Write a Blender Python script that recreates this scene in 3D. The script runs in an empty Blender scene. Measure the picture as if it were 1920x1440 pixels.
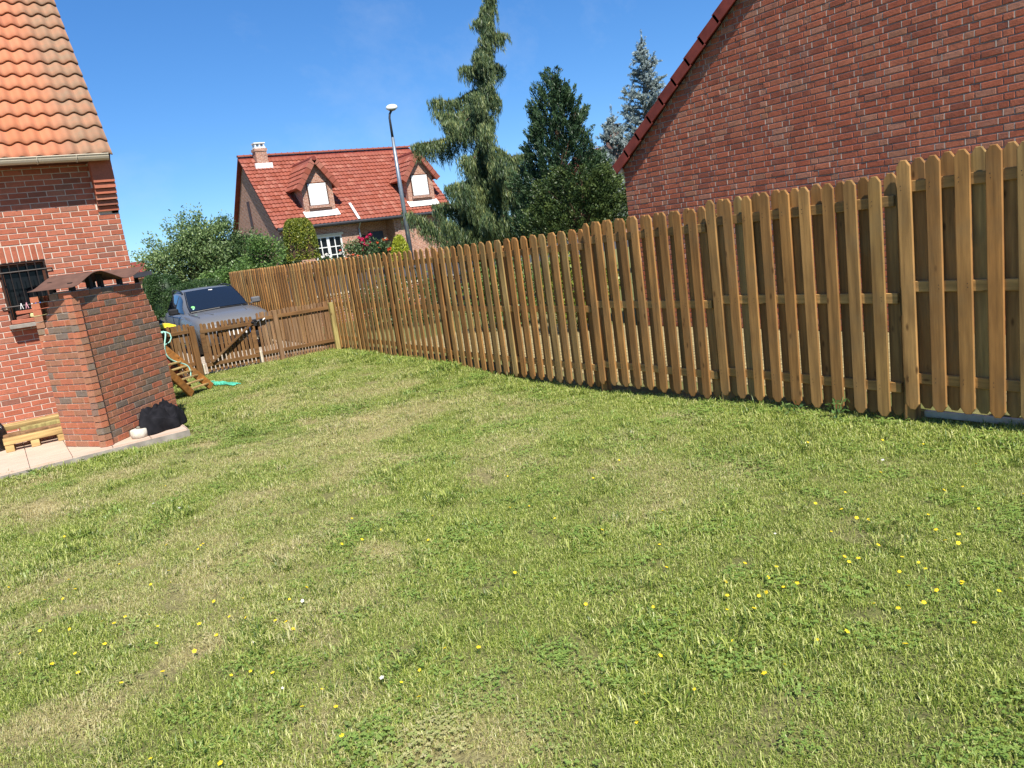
import bpy, math, random
import numpy as np
from math import sin, cos, tan, pi, radians, sqrt, atan2
from mathutils import Vector, Matrix

random.seed(7)
rng = np.random.default_rng(11)
scene = bpy.context.scene
COL = scene.collection

# ------------------------------------------------------------------ camera
FPX, PITCH, ROLL, HCAM, PHI = 1450.0, radians(10.8), radians(7.8), 1.78, radians(33)

def _w(x, y, z):            # view-aligned axes -> world axes (world x along the house wall, y along the fence)
    return Vector((x * cos(PHI) + y * sin(PHI), -x * sin(PHI) + y * cos(PHI), z))
_r0, _f, _u0 = _w(1, 0, 0), _w(0, cos(PITCH), -sin(PITCH)), _w(0, sin(PITCH), cos(PITCH))
_r = cos(ROLL) * _r0 - sin(ROLL) * _u0
_u = sin(ROLL) * _r0 + cos(ROLL) * _u0
CAM = Vector((0, 0, HCAM))
cam_data = bpy.data.cameras.new('camera')
cam_data.sensor_fit = 'HORIZONTAL'
cam_data.sensor_width = 36.0
cam_data.lens = 36.0 * FPX / 1920.0
cam_data.clip_start, cam_data.clip_end = 0.05, 3000
cam = bpy.data.objects.new('camera', cam_data)
COL.objects.link(cam)
cam.matrix_world = Matrix(((_r.x, _u.x, -_f.x, 0), (_r.y, _u.y, -_f.y, 0), (_r.z, _u.z, -_f.z, HCAM), (0, 0, 0, 1)))
scene.camera = cam

def P(px, py, depth):       # point seen at pixel (px, py) at the given distance straight ahead
    px, py, depth = float(px), float(py), float(depth)
    d = (px - 960) * _r + (720 - py) * _u + FPX * _f
    fwd = _w(0, 1, 0)
    return CAM + d * (depth / d.dot(fwd))
RIGHT, AHEAD = _w(1, 0, 0), _w(0, 1, 0)

# ------------------------------------------------------------------ light
SUN_EL = radians(52)
SUN_H = Vector((-0.27, -0.963, 0)).normalized()
SUN_DIR = Vector((SUN_H.x * cos(SUN_EL), SUN_H.y * cos(SUN_EL), sin(SUN_EL)))
world = bpy.data.worlds.new('World')
scene.world = world
world.use_nodes = True
wn, wl = world.node_tree.nodes, world.node_tree.links
wn.clear()
sky = wn.new('ShaderNodeTexSky')
sky.sky_type = 'NISHITA'
sky.sun_disc = False
sky.sun_elevation = SUN_EL
sky.sun_rotation = atan2(SUN_H.x, SUN_H.y)
sky.altitude = 50
sky.air_density = 0.8
sky.dust_density = 0.0
sky.ozone_density = 3.0
# thin high cirrus, everywhere in the sky
wtc = wn.new('ShaderNodeTexCoord')
wmp = wn.new('ShaderNodeMapping')
wmp.inputs['Rotation'].default_value = (0.3, 0.5, 0.9)
wmp.inputs['Scale'].default_value = (2.2, 7.0, 5.0)
wno = wn.new('ShaderNodeTexNoise')
wno.inputs['Scale'].default_value = 1.3
wno.inputs['Detail'].default_value = 8
wno.inputs['Roughness'].default_value = 0.62
wrp = wn.new('ShaderNodeValToRGB')
wrp.color_ramp.elements[0].position = 0.54
wrp.color_ramp.elements[0].color = (0, 0, 0, 1)
wrp.color_ramp.elements[1].position = 0.85
wrp.color_ramp.elements[1].color = (0.2, 0.2, 0.2, 1)
wmx = wn.new('ShaderNodeMixRGB')
wmx.inputs['Color2'].default_value = (4.6, 4.9, 5.3, 1)
wbg = wn.new('ShaderNodeBackground')
wbg.inputs['Strength'].default_value = 0.118
wo = wn.new('ShaderNodeOutputWorld')
wl.new(wtc.outputs['Generated'], wmp.inputs['Vector'])
wl.new(wmp.outputs['Vector'], wno.inputs['Vector'])
wl.new(wno.outputs['Fac'], wrp.inputs['Fac'])
wl.new(wrp.outputs['Color'], wmx.inputs['Fac'])
whs = wn.new('ShaderNodeHueSaturation')
whs.inputs['Saturation'].default_value = 1.25
whs.inputs['Hue'].default_value = 0.505
wl.new(sky.outputs['Color'], whs.inputs['Color'])
wga = wn.new('ShaderNodeGamma')
wga.inputs['Gamma'].default_value = 0.75
wti = wn.new('ShaderNodeMixRGB')
wti.blend_type = 'MULTIPLY'
wti.inputs['Fac'].default_value = 1.0
wti.inputs['Color2'].default_value = (0.69, 1.0, 1.29, 1)
wl.new(whs.outputs['Color'], wga.inputs['Color'])
wl.new(wga.outputs['Color'], wti.inputs['Color1'])
wl.new(wti.outputs['Color'], wmx.inputs['Color1'])
wl.new(wmx.outputs['Color'], wbg.inputs['Color'])
wl.new(wbg.outputs['Background'], wo.inputs['Surface'])

sun_data = bpy.data.lights.new('sun', 'SUN')
sun_data.energy = 5.0
sun_data.angle = radians(0.55)
sun_data.color = (1.0, 0.95, 0.86)
sun = bpy.data.objects.new('sun', sun_data)
COL.objects.link(sun)
sun.rotation_euler = (-SUN_DIR).to_track_quat('-Z', 'Y').to_euler()
sun.location = SUN_DIR * 60

vs = scene.view_settings
vs.view_transform, vs.look, vs.exposure, vs.gamma = 'Standard', 'None', 0.68, 1.0
scene.cycles.use_denoising = True
scene.cycles.max_bounces = 5
scene.cycles.diffuse_bounces = 2
scene.cycles.transparent_max_bounces = 6

# ------------------------------------------------------------------ helpers
WL = {}

def tag(o, label=None, cat=None, group=None, kind=None):
    if label: o['label'] = label
    if cat: o['category'] = cat
    if group: o['group'] = group
    if kind: o['kind'] = kind
    return o

def thing(name, loc, label, cat, group=None, rotz=0.0, kind=None):
    o = bpy.data.objects.new(name, None)
    o.empty_display_size = 0.1
    COL.objects.link(o)
    o.location = loc
    o.rotation_euler = (0, 0, rotz)
    WL[o] = Vector(loc)
    return tag(o, label, cat, group, kind)

def link(name, me, parent=None, loc=(0, 0, 0), rot=(0, 0, 0), scale=None, kind=None):
    """loc is in world axes; the parent's place is taken off (parents are not turned unless local coordinates are meant)."""
    o = bpy.data.objects.new(name, me)
    COL.objects.link(o)
    L = Vector(loc)
    WL[o] = L
    if parent is not None:
        o.parent = parent
        L = L - WL[parent]
    o.location = L
    o.rotation_euler = rot
    if scale: o.scale = scale
    if kind: o['kind'] = kind
    return o

class MB:
    def __init__(s):
        s.v, s.f, s.a = [], [], []
    def add(s, vs_, fs, val=0.0):
        b = len(s.v)
        s.v.extend([tuple(q) for q in vs_])
        s.f.extend([tuple(b + i for i in f) for f in fs])
        s.a.extend([val] * len(vs_))
        return s
    def box(s, c, d, rz=0.0, M=None, val=0.0, bev=0.0):
        hx, hy, hz = d[0] / 2, d[1] / 2, d[2] / 2
        if bev > 0:
            pts, fs = bevbox(hx, hy, hz, bev)
        else:
            pts = [(-hx, -hy, -hz), (hx, -hy, -hz), (hx, hy, -hz), (-hx, hy, -hz), (-hx, -hy, hz), (hx, -hy, hz), (hx, hy, hz), (-hx, hy, hz)]
            fs = [(0, 3, 2, 1), (4, 5, 6, 7), (0, 1, 5, 4), (1, 2, 6, 5), (2, 3, 7, 6), (3, 0, 4, 7)]
        out = []
        cr, sr = cos(rz), sin(rz)
        for p in pts:
            if M is not None:
                q = M @ Vector(p)
                out.append((q.x + c[0], q.y + c[1], q.z + c[2]))
            else:
                out.append((p[0] * cr - p[1] * sr + c[0], p[0] * sr + p[1] * cr + c[1], p[2] + c[2]))
        return s.add(out, fs, val)
    def bar(s, p0, p1, w, h, up=(0, 0, 1), val=0.0, bev=0.0):
        p0, p1 = Vector(p0), Vector(p1)
        x = (p1 - p0)
        L = x.length
        x.normalize()
        upv = Vector(up)
        if abs(x.dot(upv)) > 0.98: upv = Vector((0, 1, 0))
        y = upv.cross(x).normalized()
        z = x.cross(y)
        M = Matrix((x, y, z)).transposed()
        return s.box((p0 + p1) / 2, (L, w, h), M=M, val=val, bev=bev)
    def tube(s, path, rad, n=8, caps=True, val=0.0):
        path = [Vector(p) for p in path]
        if not hasattr(rad, '__len__'): rad = [rad] * len(path)
        vs_, fs = [], []
        prev = None
        for i, p in enumerate(path):
            t = (path[min(i + 1, len(path) - 1)] - path[max(i - 1, 0)])
            if t.length < 1e-9: t = Vector((0, 0, 1))
            t.normalize()
            if prev is None:
                a = Vector((0, 0, 1)) if abs(t.z) < 0.9 else Vector((1, 0, 0))
                e1 = t.cross(a).normalized()
            else:
                e1 = (prev - t * prev.dot(t))
                e1 = e1.normalized() if e1.length > 1e-6 else t.cross(Vector((1, 0.3, 0))).normalized()
            prev = e1
            e2 = t.cross(e1)
            for k in range(n):
                an = 2 * pi * k / n
                vs_.append(p + (e1 * cos(an) + e2 * sin(an)) * rad[i])
        for i in range(len(path) - 1):
            for k in range(n):
                k2 = (k + 1) % n
                fs.append((i * n + k, i * n + k2, (i + 1) * n + k2, (i + 1) * n + k))
        if caps:
            fs.append(tuple(reversed(range(n))))
            fs.append(tuple((len(path) - 1) * n + k for k in range(n)))
        return s.add(vs_, fs, val)
    def lathe(s, prof, c=(0, 0, 0), n=16, val=0.0, M=None):
        vs_, fs = [], []
        for (r, z) in prof:
            for k in range(n):
                an = 2 * pi * k / n
                q = Vector((r * cos(an), r * sin(an), z))
                if M is not None: q = M @ q
                vs_.append(q + Vector(c))
        for i in range(len(prof) - 1):
            for k in range(n):
                k2 = (k + 1) % n
                fs.append((i * n + k, i * n + k2, (i + 1) * n + k2, (i + 1) * n + k))
        fs.append(tuple(reversed(range(n))))
        fs.append(tuple((len(prof) - 1) * n + k for k in range(n)))
        return s.add(vs_, fs, val)
    def prism(s, poly, z0, z1, val=0.0):
        n = len(poly)
        vs_ = [(x, y, z0) for x, y in poly] + [(x, y, z1) for x, y in poly]
        fs = [tuple(reversed(range(n))), tuple(range(n, 2 * n))] + [(i, (i + 1) % n, n + (i + 1) % n, n + i) for i in range(n)]
        return s.add(vs_, fs, val)
    def extrude(s, pts, vec, val=0.0):      # planar outline of 3-D points pushed along vec
        n = len(pts)
        vec = Vector(vec)
        vs_ = [Vector(p) for p in pts] + [Vector(p) + vec for p in pts]
        fs = [tuple(reversed(range(n))), tuple(range(n, 2 * n))] + [(i, (i + 1) % n, n + (i + 1) % n, n + i) for i in range(n)]
        return s.add(vs_, fs, val)
    def grid(s, rows, val=0.0, close=False):
        m = len(rows[0])
        vs_ = [q for r in rows for q in r]
        fs = []
        for i in range(len(rows) - 1):
            for j in range(m if close else m - 1):
                j2 = (j + 1) % m
                fs.append((i * m + j, i * m + j2, (i + 1) * m + j2, (i + 1) * m + j))
        return s.add(vs_, fs, val)
    def mesh(s, name, mat, origin=(0, 0, 0), smooth=False, attr=False):
        me = bpy.data.meshes.new(name)
        o = origin
        me.from_pydata([(a - o[0], b - o[1], c - o[2]) for a, b, c in s.v], [], s.f)
        me.materials.append(mat)
        if smooth: me.shade_smooth()
        if attr:
            at = me.attributes.new('rnd', 'FLOAT', 'POINT')
            at.data.foreach_set('value', np.array(s.a, dtype=np.float32))
        me.update()
        return me
    def build(s, name, mat, parent=None, origin=None, smooth=False, attr=False, kind=None):
        if origin is None:
            origin = WL[parent] if parent is not None else (0, 0, 0)
        return link(name, s.mesh(name, mat, origin, smooth, attr), parent, origin, kind=kind)

def bevbox(hx, hy, hz, b):
    """box with chamfered edges, 24 corners"""
    pts, idx = [], {}
    for sx in (-1, 1):
        for sy in (-1, 1):
            for sz in (-1, 1):
                for ax in range(3):
                    q = [sx * (hx - b), sy * (hy - b), sz * (hz - b)]
                    q[ax] = (sx * hx, sy * hy, sz * hz)[ax]
                    idx[(sx, sy, sz, ax)] = len(pts)
                    pts.append(tuple(q))
    fs = []
    for ax in range(3):
        o1, o2 = (ax + 1) % 3, (ax + 2) % 3
        for sg in (-1, 1):
            loop = []
            for (a, c) in ((-1, -1), (1, -1), (1, 1), (-1, 1)):
                k = [0, 0, 0]
                k[ax], k[o1], k[o2] = sg, a, c
                loop.append(idx[(k[0], k[1], k[2], ax)])
            fs.append(tuple(loop if sg > 0 else reversed(loop)))
    for ax in range(3):          # edges parallel to ax
        o1, o2 = (ax + 1) % 3, (ax + 2) % 3
        for a in (-1, 1):
            for c in (-1, 1):
                ks = []
                for sg in (-1, 1):
                    k = [0, 0, 0]
                    k[ax], k[o1], k[o2] = sg, a, c
                    ks.append(tuple(k))
                loop = [idx[ks[0] + (o1,)], idx[ks[1] + (o1,)], idx[ks[1] + (o2,)], idx[ks[0] + (o2,)]]
                fs.append(tuple(loop if a * c < 0 else reversed(loop)))
    for sx in (-1, 1):
        for sy in (-1, 1):
            for sz in (-1, 1):
                loop = [idx[(sx, sy, sz, a)] for a in range(3)]
                fs.append(tuple(loop if sx * sy * sz > 0 else reversed(loop)))
    return pts, fs

def copy_tree(o, parent=None):
    c = o.copy()
    COL.objects.link(c)
    WL[c] = WL.get(o, Vector((0, 0, 0)))
    if parent is not None: c.parent = parent
    for ch in list(o.children): copy_tree(ch, c)
    return c

# ------------------------------------------------------------------ materials
def lin(h):
    h = h.lstrip('#')
    out = []
    for i in (0, 2, 4):
        c = int(h[i:i + 2], 16) / 255
        out.append(c / 12.92 if c <= 0.04045 else ((c + 0.055) / 1.055) ** 2.4)
    return tuple(out) + (1.0,)

class NT:
    def __init__(s, name):
        s.m = bpy.data.materials.new(name)
        s.m.use_nodes = True
        s.n, s.l = s.m.node_tree.nodes, s.m.node_tree.links
        s.n.clear()
        s.out = s.n.new('ShaderNodeOutputMaterial')
    def new(s, t, **kw):
        nd = s.n.new('ShaderNode' + t)
        for k, v in kw.items():
            if hasattr(nd, k): setattr(nd, k, v)
            else: nd.inputs[k].default_value = v
        return nd
    def put(s, a, b): s.l.new(a, b)
    def noise(s, vec, scale, detail=4, rough=0.55, dim='3D'):
        nd = s.new('TexNoise')
        nd.inputs['Scale'].default_value = scale
        nd.inputs['Detail'].default_value = detail
        nd.inputs['Roughness'].default_value = rough
        if vec is not None: s.put(vec, nd.inputs['Vector'])
        return nd.outputs['Fac']
    def ramp(s, fac, stops, interp='LINEAR'):
        nd = s.new('ValToRGB')
        cr = nd.color_ramp
        cr.interpolation = interp
        while len(cr.elements) < len(stops): cr.elements.new(0.5)
        for e, (p, c) in zip(cr.elements, stops):
            e.position = p
            e.color = c if len(c) == 4 else tuple(c) + (1,)
        s.put(fac, nd.inputs['Fac'])
        return nd.outputs['Color']
    def mix(s, fac, a, b, mode='MIX'):
        nd = s.new('MixRGB')
        nd.blend_type = mode
        for k, x in (('Fac', fac), ('Color1', a), ('Color2', b)):
            if isinstance(x, (int, float)): nd.inputs[k].default_value = x
            elif isinstance(x, tuple): nd.inputs[k].default_value = x if len(x) == 4 else x + (1,)
            else: s.put(x, nd.inputs[k])
        return nd.outputs['Color']
    def math(s, op, a, b=None, clamp=False):
        nd = s.new('Math')
        nd.operation = op
        nd.use_clamp = clamp
        for i, x in enumerate((a, b)):
            if x is None: continue
            if isinstance(x, (int, float)): nd.inputs[i].default_value = x
            else: s.put(x, nd.inputs[i])
        return nd.outputs[0]
    def mapping(s, vec, scale=(1, 1, 1), loc=None, rot=None):
        nd = s.new('Mapping')
        nd.inputs['Scale'].default_value = scale
        if rot: nd.inputs['Rotation'].default_value = rot
        s.put(vec, nd.inputs['Vector'])
        if loc is not None: s.put(loc, nd.inputs['Location'])
        return nd.outputs['Vector']
    def obj(s): return s.new('TexCoord').outputs['Object']
    def pos(s): return s.new('NewGeometry').outputs['Position']
    def rnd(s, use_attr=True):
        r = s.new('ObjectInfo').outputs['Random']
        if not use_attr: return r
        a = s.new('Attribute')
        a.attribute_name = 'rnd'
        return s.math('FRACT', s.math('ADD', r, a.outputs['Fac']))
    def attr(s, nm='rnd'):
        a = s.new('Attribute')
        a.attribute_name = nm
        return a.outputs['Fac']
    def surf(s, color, rough=0.8, metal=0.0, bump=None, bstr=0.3, bdist=0.01, spec=0.3, coat=0.0):
        b = s.new('BsdfPrincipled')
        for k, x in (('Base Color', color), ('Roughness', rough), ('Metallic', metal), ('Specular IOR Level', spec), ('Coat Weight', coat)):
            if isinstance(x, (int, float)): b.inputs[k].default_value = x
            elif isinstance(x, tuple): b.inputs[k].default_value = x if len(x) == 4 else x + (1,)
            else: s.put(x, b.inputs[k])
        if bump is not None:
            bn = s.new('Bump')
            bn.inputs['Strength'].default_value = bstr
            bn.inputs['Distance'].default_value = bdist
            s.put(bump, bn.inputs['Height'])
            s.put(bn.outputs['Normal'], b.inputs['Normal'])
        s.put(b.outputs['BSDF'], s.out.inputs['Surface'])
        return s.m

def simple(name, col, rough=0.7, metal=0.0, var=0.12, scale=6.0, bstr=0.15, spec=0.3, coat=0.0):
    t = NT(name)
    c = lin(col) if isinstance(col, str) else col
    n = t.noise(t.pos(), scale, 5)
    d = tuple(x * (1 - 2 * var) for x in c[:3])
    e = tuple(min(1, x * (1 + 2 * var)) for x in c[:3])
    return t.surf(t.ramp(n, [(0.25, d), (0.75, e)]), rough, metal, bump=t.noise(t.pos(), scale * 9, 3), bstr=bstr, bdist=0.004, spec=spec, coat=coat)

def brick_mat(name, stops, dirt='#5a4a3c', dirt_amt=0.35, pale=None):
    t = NT(name)
    r = t.rnd()
    base = t.ramp(r, stops)
    p = t.pos()
    n1 = t.noise(p, 14, 5, 0.65)
    n2 = t.noise(p, 60, 4, 0.7)
    c = t.mix(t.math('MULTIPLY', t.ramp(n1, [(0.45, (0, 0, 0)), (0.75, (1, 1, 1))]), dirt_amt), base, lin(dirt))
    c = t.mix(0.35, c, t.ramp(n2, [(0.2, (0.25, 0.25, 0.25)), (0.8, (0.85, 0.85, 0.85))]), 'OVERLAY')
    if pale:
        n3 = t.noise(p, 2.3, 6, 0.7)
        c = t.mix(t.math('MULTIPLY', t.ramp(n3, [(0.56, (0, 0, 0)), (0.74, (1, 1, 1))]), 0.38), c, lin(pale))
    return t.surf(c, 0.9, bump=t.math('ADD', n1, n2), bstr=0.6, bdist=0.006, spec=0.15)

M_BRICK_LEFT = brick_mat('house_brick', [(0.0, lin('#a05c47')), (0.25, lin('#ab6852')), (0.5, lin('#a3604a')), (0.75, lin('#985742')), (0.9, lin('#84584a')), (1.0, lin('#a8705a'))])
M_BRICK_BBQ = brick_mat('barbecue_brick', [(0.0, lin('#ab6850')), (0.35, lin('#b06c52')), (0.55, lin('#a27058')), (0.74, lin('#9a6e58')), (0.80, lin('#807062')), (0.93, lin('#786a60')), (1.0, lin('#a86a52'))], dirt='#7a5c30', dirt_amt=0.4)
M_BRICK_RIGHT = brick_mat('gable_brick', [(0.0, lin('#a9634a')), (0.25, lin('#9a5640')), (0.5, lin('#ac6b51')), (0.7, lin('#90533f')), (0.82, lin('#87503f')), (0.9, lin('#a87660')), (1.0, lin('#98684f'))], dirt='#5c4038', dirt_amt=0.45, pale='#96786a')
M_POINTING = None
M_BRICK_FAR = brick_mat('far_brick', [(0.0, lin('#b27a62')), (0.5, lin('#a06650')), (1.0, lin('#8c5a48'))])
M_MORTAR_L = simple('pale_mortar', '#c8bbac', 0.95, var=0.07, scale=30, bstr=0.5)
M_MORTAR_B = simple('barbecue_mortar', '#c4b4a0', 0.95, var=0.12, scale=25, bstr=0.5)
M_MORTAR_R = simple('gable_mortar', '#9c8c80', 0.95, var=0.15, scale=25, bstr=0.5)

def wood_mat(name, stops, grain=1.0, axis='z', knots=True, rough=0.75):
    t = NT(name)
    r = t.rnd()
    off = t.new('CombineXYZ')
    t.put(t.math('MULTIPLY', r, 37.0), off.inputs[0])
    t.put(t.math('MULTIPLY', r, 91.0), off.inputs[1])
    t.put(t.math('MULTIPLY', r, 53.0), off.inputs[2])
    sc = {'z': (26, 26, 1.6), 'x': (1.6, 26, 26), 'y': (26, 1.6, 26)}[axis]
    v = t.mapping(t.obj(), sc, off.outputs[0])
    sc2 = {'z': (7, 7, 2.2), 'x': (2.2, 7, 7), 'y': (7, 2.2, 7)}[axis]
    v2 = t.mapping(t.obj(), sc2, off.outputs[0])
    g = t.noise(v, 1.0, 5, 0.6)
    big = t.noise(v2, 1.0, 3, 0.5)
    base = t.ramp(r, stops)
    wv = t.math('FRACT', t.math('MULTIPLY', r, 13.7))
    base = t.mix(1.0, base, t.ramp(wv, [(0.0, (0.66, 0.66, 0.66)), (0.5, (0.95, 0.94, 0.93)), (0.8, (1.0, 0.97, 0.9)), (1.0, (0.82, 0.85, 0.86))]), 'MULTIPLY')
    c = t.mix(0.75, base, t.ramp(g, [(0.3, (0.22, 0.22, 0.22)), (0.5, (0.5, 0.5, 0.5)), (0.72, (0.78, 0.78, 0.78))]), 'OVERLAY')
    c = t.mix(t.math('MULTIPLY', t.ramp(big, [(0.42, (0, 0, 0)), (0.7, (1, 1, 1))]), 0.5), c, lin('#66492a'))
    c = t.mix(t.math('MULTIPLY', t.ramp(t.noise(t.pos(), 2.6, 5, 0.65), [(0.5, (0, 0, 0)), (0.75, (1, 1, 1))]), 0.45), c, lin('#7c6a4c'))
    if knots:
        vo = t.new('TexVoronoi')
        vo.inputs['Scale'].default_value = 1.0
        vo.feature = 'F1'
        sc3 = {'z': (9, 9, 3.4), 'x': (3.4, 9, 9), 'y': (9, 3.4, 9)}[axis]
        t.put(t.mapping(t.obj(), sc3, off.outputs[0]), vo.inputs['Vector'])
        c = t.mix(t.ramp(vo.outputs['Distance'], [(0.05, (0.8, 0.8, 0.8)), (0.13, (0, 0, 0))]), c, lin('#4d3218'))
    return t.surf(c, rough, bump=g, bstr=0.35, bdist=0.003, spec=0.25)

M_PICKET = wood_mat('treated_pine', [(0.0, lin('#ad804c')), (0.25, lin('#9f7140')), (0.5, lin('#b08752')), (0.7, lin('#976b3c')), (0.85, lin('#a88c5a')), (1.0, lin('#8c6436'))])
M_RAIL = wood_mat('rail_pine', [(0.0, lin('#a87e4a')), (1.0, lin('#ba9058'))], axis='y')
M_LOWWOOD = wood_mat('old_brown_wood', [(0.0, lin('#74522f')), (0.5, lin('#82603c')), (1.0, lin('#6a4a2c'))])
M_LOWWOOD2 = wood_mat('weathered_brown_wood', [(0.0, lin('#87674a')), (0.5, lin('#967658')), (1.0, lin('#7c5c40'))])
M_LOWRAIL = wood_mat('old_brown_rail', [(0.0, lin('#6e4e2e')), (1.0, lin('#7c5a38'))], axis='x')
M_NEWPOST = wood_mat('pale_green_post', [(0.0, lin('#b3a56e')), (1.0, lin('#a89a62'))])
M_PALLET = wood_mat('raw_pallet_wood', [(0.0, lin('#d0b47c')), (0.5, lin('#c4a46c')), (1.0, lin('#b89c68'))], axis='x')
M_FRAMEWOOD = wood_mat('oiled_frame_wood', [(0.0, lin('#9c6630')), (1.0, lin('#ac743a'))], axis='x')
M_WHITE = simple('white_paint', '#dcdcd8', 0.5, var=0.03)
M_GUTTER = simple('beige_gutter_plastic', '#b8ad98', 0.45, var=0.05)
M_IRON = simple('dark_iron', '#35302e', 0.5, metal=0.4, var=0.1)
M_RUST = simple('rusty_brown_sheet', '#63483c', 0.75, var=0.12, scale=9)
M_DARKWOOD = simple('dark_stained_frame', '#4a2c1e', 0.5, var=0.1)
M_BLACK = simple('black_plastic', '#17171a', 0.35, var=0.1, spec=0.5)
M_CONCRETE = simple('concrete', '#928a80', 0.95, var=0.2, scale=7, bstr=0.6)
M_LIMESTONE = simple('pale_stone', '#cfc4ae', 0.95, var=0.1, scale=12, bstr=0.5)
M_ZINC = simple('zinc', '#8c949c', 0.45, metal=0.6, var=0.08)
M_DARKGUT = simple('dark_gutter', '#39393e', 0.5, var=0.1)

def glass_mat(name, tint, spec=0.8, coat=0.4):
    t = NT(name)
    return t.surf(tint, 0.04, spec=spec, coat=coat)
M_GLASS = glass_mat('dark_window_glass', (0.008, 0.009, 0.011, 1), 0.15, 0.0)
# ------------------------------------------------------------------ ground
def smooth(a, b, x):
    t = np.clip((x - a) / (b - a), 0, 1)
    return t * t * (3 - 2 * t)

def ground_h(x, y):
    x, y = np.asarray(x, float), np.asarray(y, float)
    h = -0.13 * np.exp(-((y - 7.4) / 2.2) ** 2) * smooth(1.5, 5.2, x) * (1 - smooth(6.2, 7.5, x))
    h = h + 0.06 * (1 - smooth(1.0, 3.4, y)) * smooth(2.0, 5.0, x)
    h = h + 1.15 * smooth(27, 38, y)
    h = h + 0.012 * np.sin(x * 1.9 + 0.6 * y) * np.sin(y * 1.3 - 0.4 * x)
    return h

def vnoise(x, y, seed, scale):
    """value noise in numpy"""
    r = np.random.default_rng(seed)
    T = r.random((64, 64))
    x, y = np.asarray(x, float) / scale, np.asarray(y, float) / scale
    xi, yi = np.floor(x).astype(int), np.floor(y).astype(int)
    fx, fy = x - xi, y - yi
    fx, fy = fx * fx * (3 - 2 * fx), fy * fy * (3 - 2 * fy)
    g = lambda a, b: T[a % 64, b % 64]
    return (g(xi, yi) * (1 - fx) + g(xi + 1, yi) * fx) * (1 - fy) + (g(xi, yi + 1) * (1 - fx) + g(xi + 1, yi + 1) * fx) * fy

def dryness(x, y):
    # wear in the turf: large soft areas, streaks along the mowing lines, small scorched spots
    a = vnoise(x, y, 1, 1.5) * 0.20 + vnoise(x, y, 2, 0.6) * 0.32 + vnoise(x * 1.0, y, 3, 0.24) * 0.48
    q = np.asarray(x) * 0.8 + np.asarray(y) * 0.6
    w = -np.asarray(x) * 0.6 + np.asarray(y) * 0.8
    st = vnoise(q * 0.4, w, 4, 0.45)
    d = 0.62 * a + 0.38 * st
    mid = np.exp(-((np.asarray(y) - 8.5) / 4.0) ** 2)
    d = d + 0.13 * mid - 0.06
    fence = np.exp(-((np.asarray(x) - 5.4) / 0.45) ** 2)
    patio = np.exp(-((np.asarray(y) - 9.35) / 0.3) ** 2) * (np.asarray(x) < 1.8)
    d = d - 0.25 * fence - 0.25 * patio
    spot = smooth(0.80, 0.93, vnoise(x, y, 9, 0.55))
    return np.clip(0.04 + smooth(0.28, 0.84, d) * 0.55 + spot * 0.33, 0, 1)

def soil_mat(name, green, dry, soil):
    t = NT(name)
    d = t.attr('dry')
    n = t.noise(t.pos(), 55, 5, 0.7)
    n2 = t.noise(t.pos(), 9, 4, 0.6)
    c = t.mix(d, green, dry)
    c = t.mix(t.ramp(n, [(0.35, (0.9, 0.9, 0.9)), (0.6, (0, 0, 0))]), c, soil)
    c = t.mix(0.3, c, t.ramp(n2, [(0.3, (0.3, 0.3, 0.3)), (0.7, (0.7, 0.7, 0.7))]), 'OVERLAY')
    return t.surf(c, 1.0, bump=n, bstr=0.8, bdist=0.02, spec=0.1)
M_SOIL = soil_mat('turf_soil', (0.16, 0.185, 0.05, 1), (0.46, 0.37, 0.19, 1), (0.11, 0.09, 0.05, 1))

def axis_pts(lo, hi, fine0, fine1, step):
    a = list(np.arange(fine0, fine1 + 1e-6, step))
    out, s, q = [], step, fine0
    while q > lo:
        s *= 1.35
        q -= s
        out.append(max(q, lo))
    out = out[::-1] + a
    s, q = step, a[-1]
    while q < hi:
        s *= 1.35
        q += s
        out.append(min(q, hi))
    return np.array(out)
gx = axis_pts(-900, 900, -7, 9.5, 0.11)
gy = axis_pts(-700, 1200, -1.5, 16.0, 0.11)
GX, GY = np.meshgrid(gx, gy)
GZ = ground_h(GX, GY)
DR = dryness(GX, GY)
GZ = GZ - 0.16 * (smooth(-9.0, -8.6, -GX) * 0)
n_x = len(gx)
gv = np.stack([GX.ravel(), GY.ravel(), GZ.ravel()], 1)
ii, jj = np.meshgrid(np.arange(len(gy) - 1), np.arange(n_x - 1), indexing='ij')
b0 = (ii * n_x + jj).ravel()
gf = np.stack([b0, b0 + 1, b0 + n_x + 1, b0 + n_x], 1)
me = bpy.data.meshes.new('lawn')
me.from_pydata(gv.tolist(), [], gf.tolist())
me.shade_smooth()
at = me.attributes.new('dry', 'FLOAT', 'POINT')
at.data.foreach_set('value', DR.ravel().astype(np.float32))
me.materials.append(M_SOIL)
lawn = tag(link('lawn', me), kind='structure')

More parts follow.
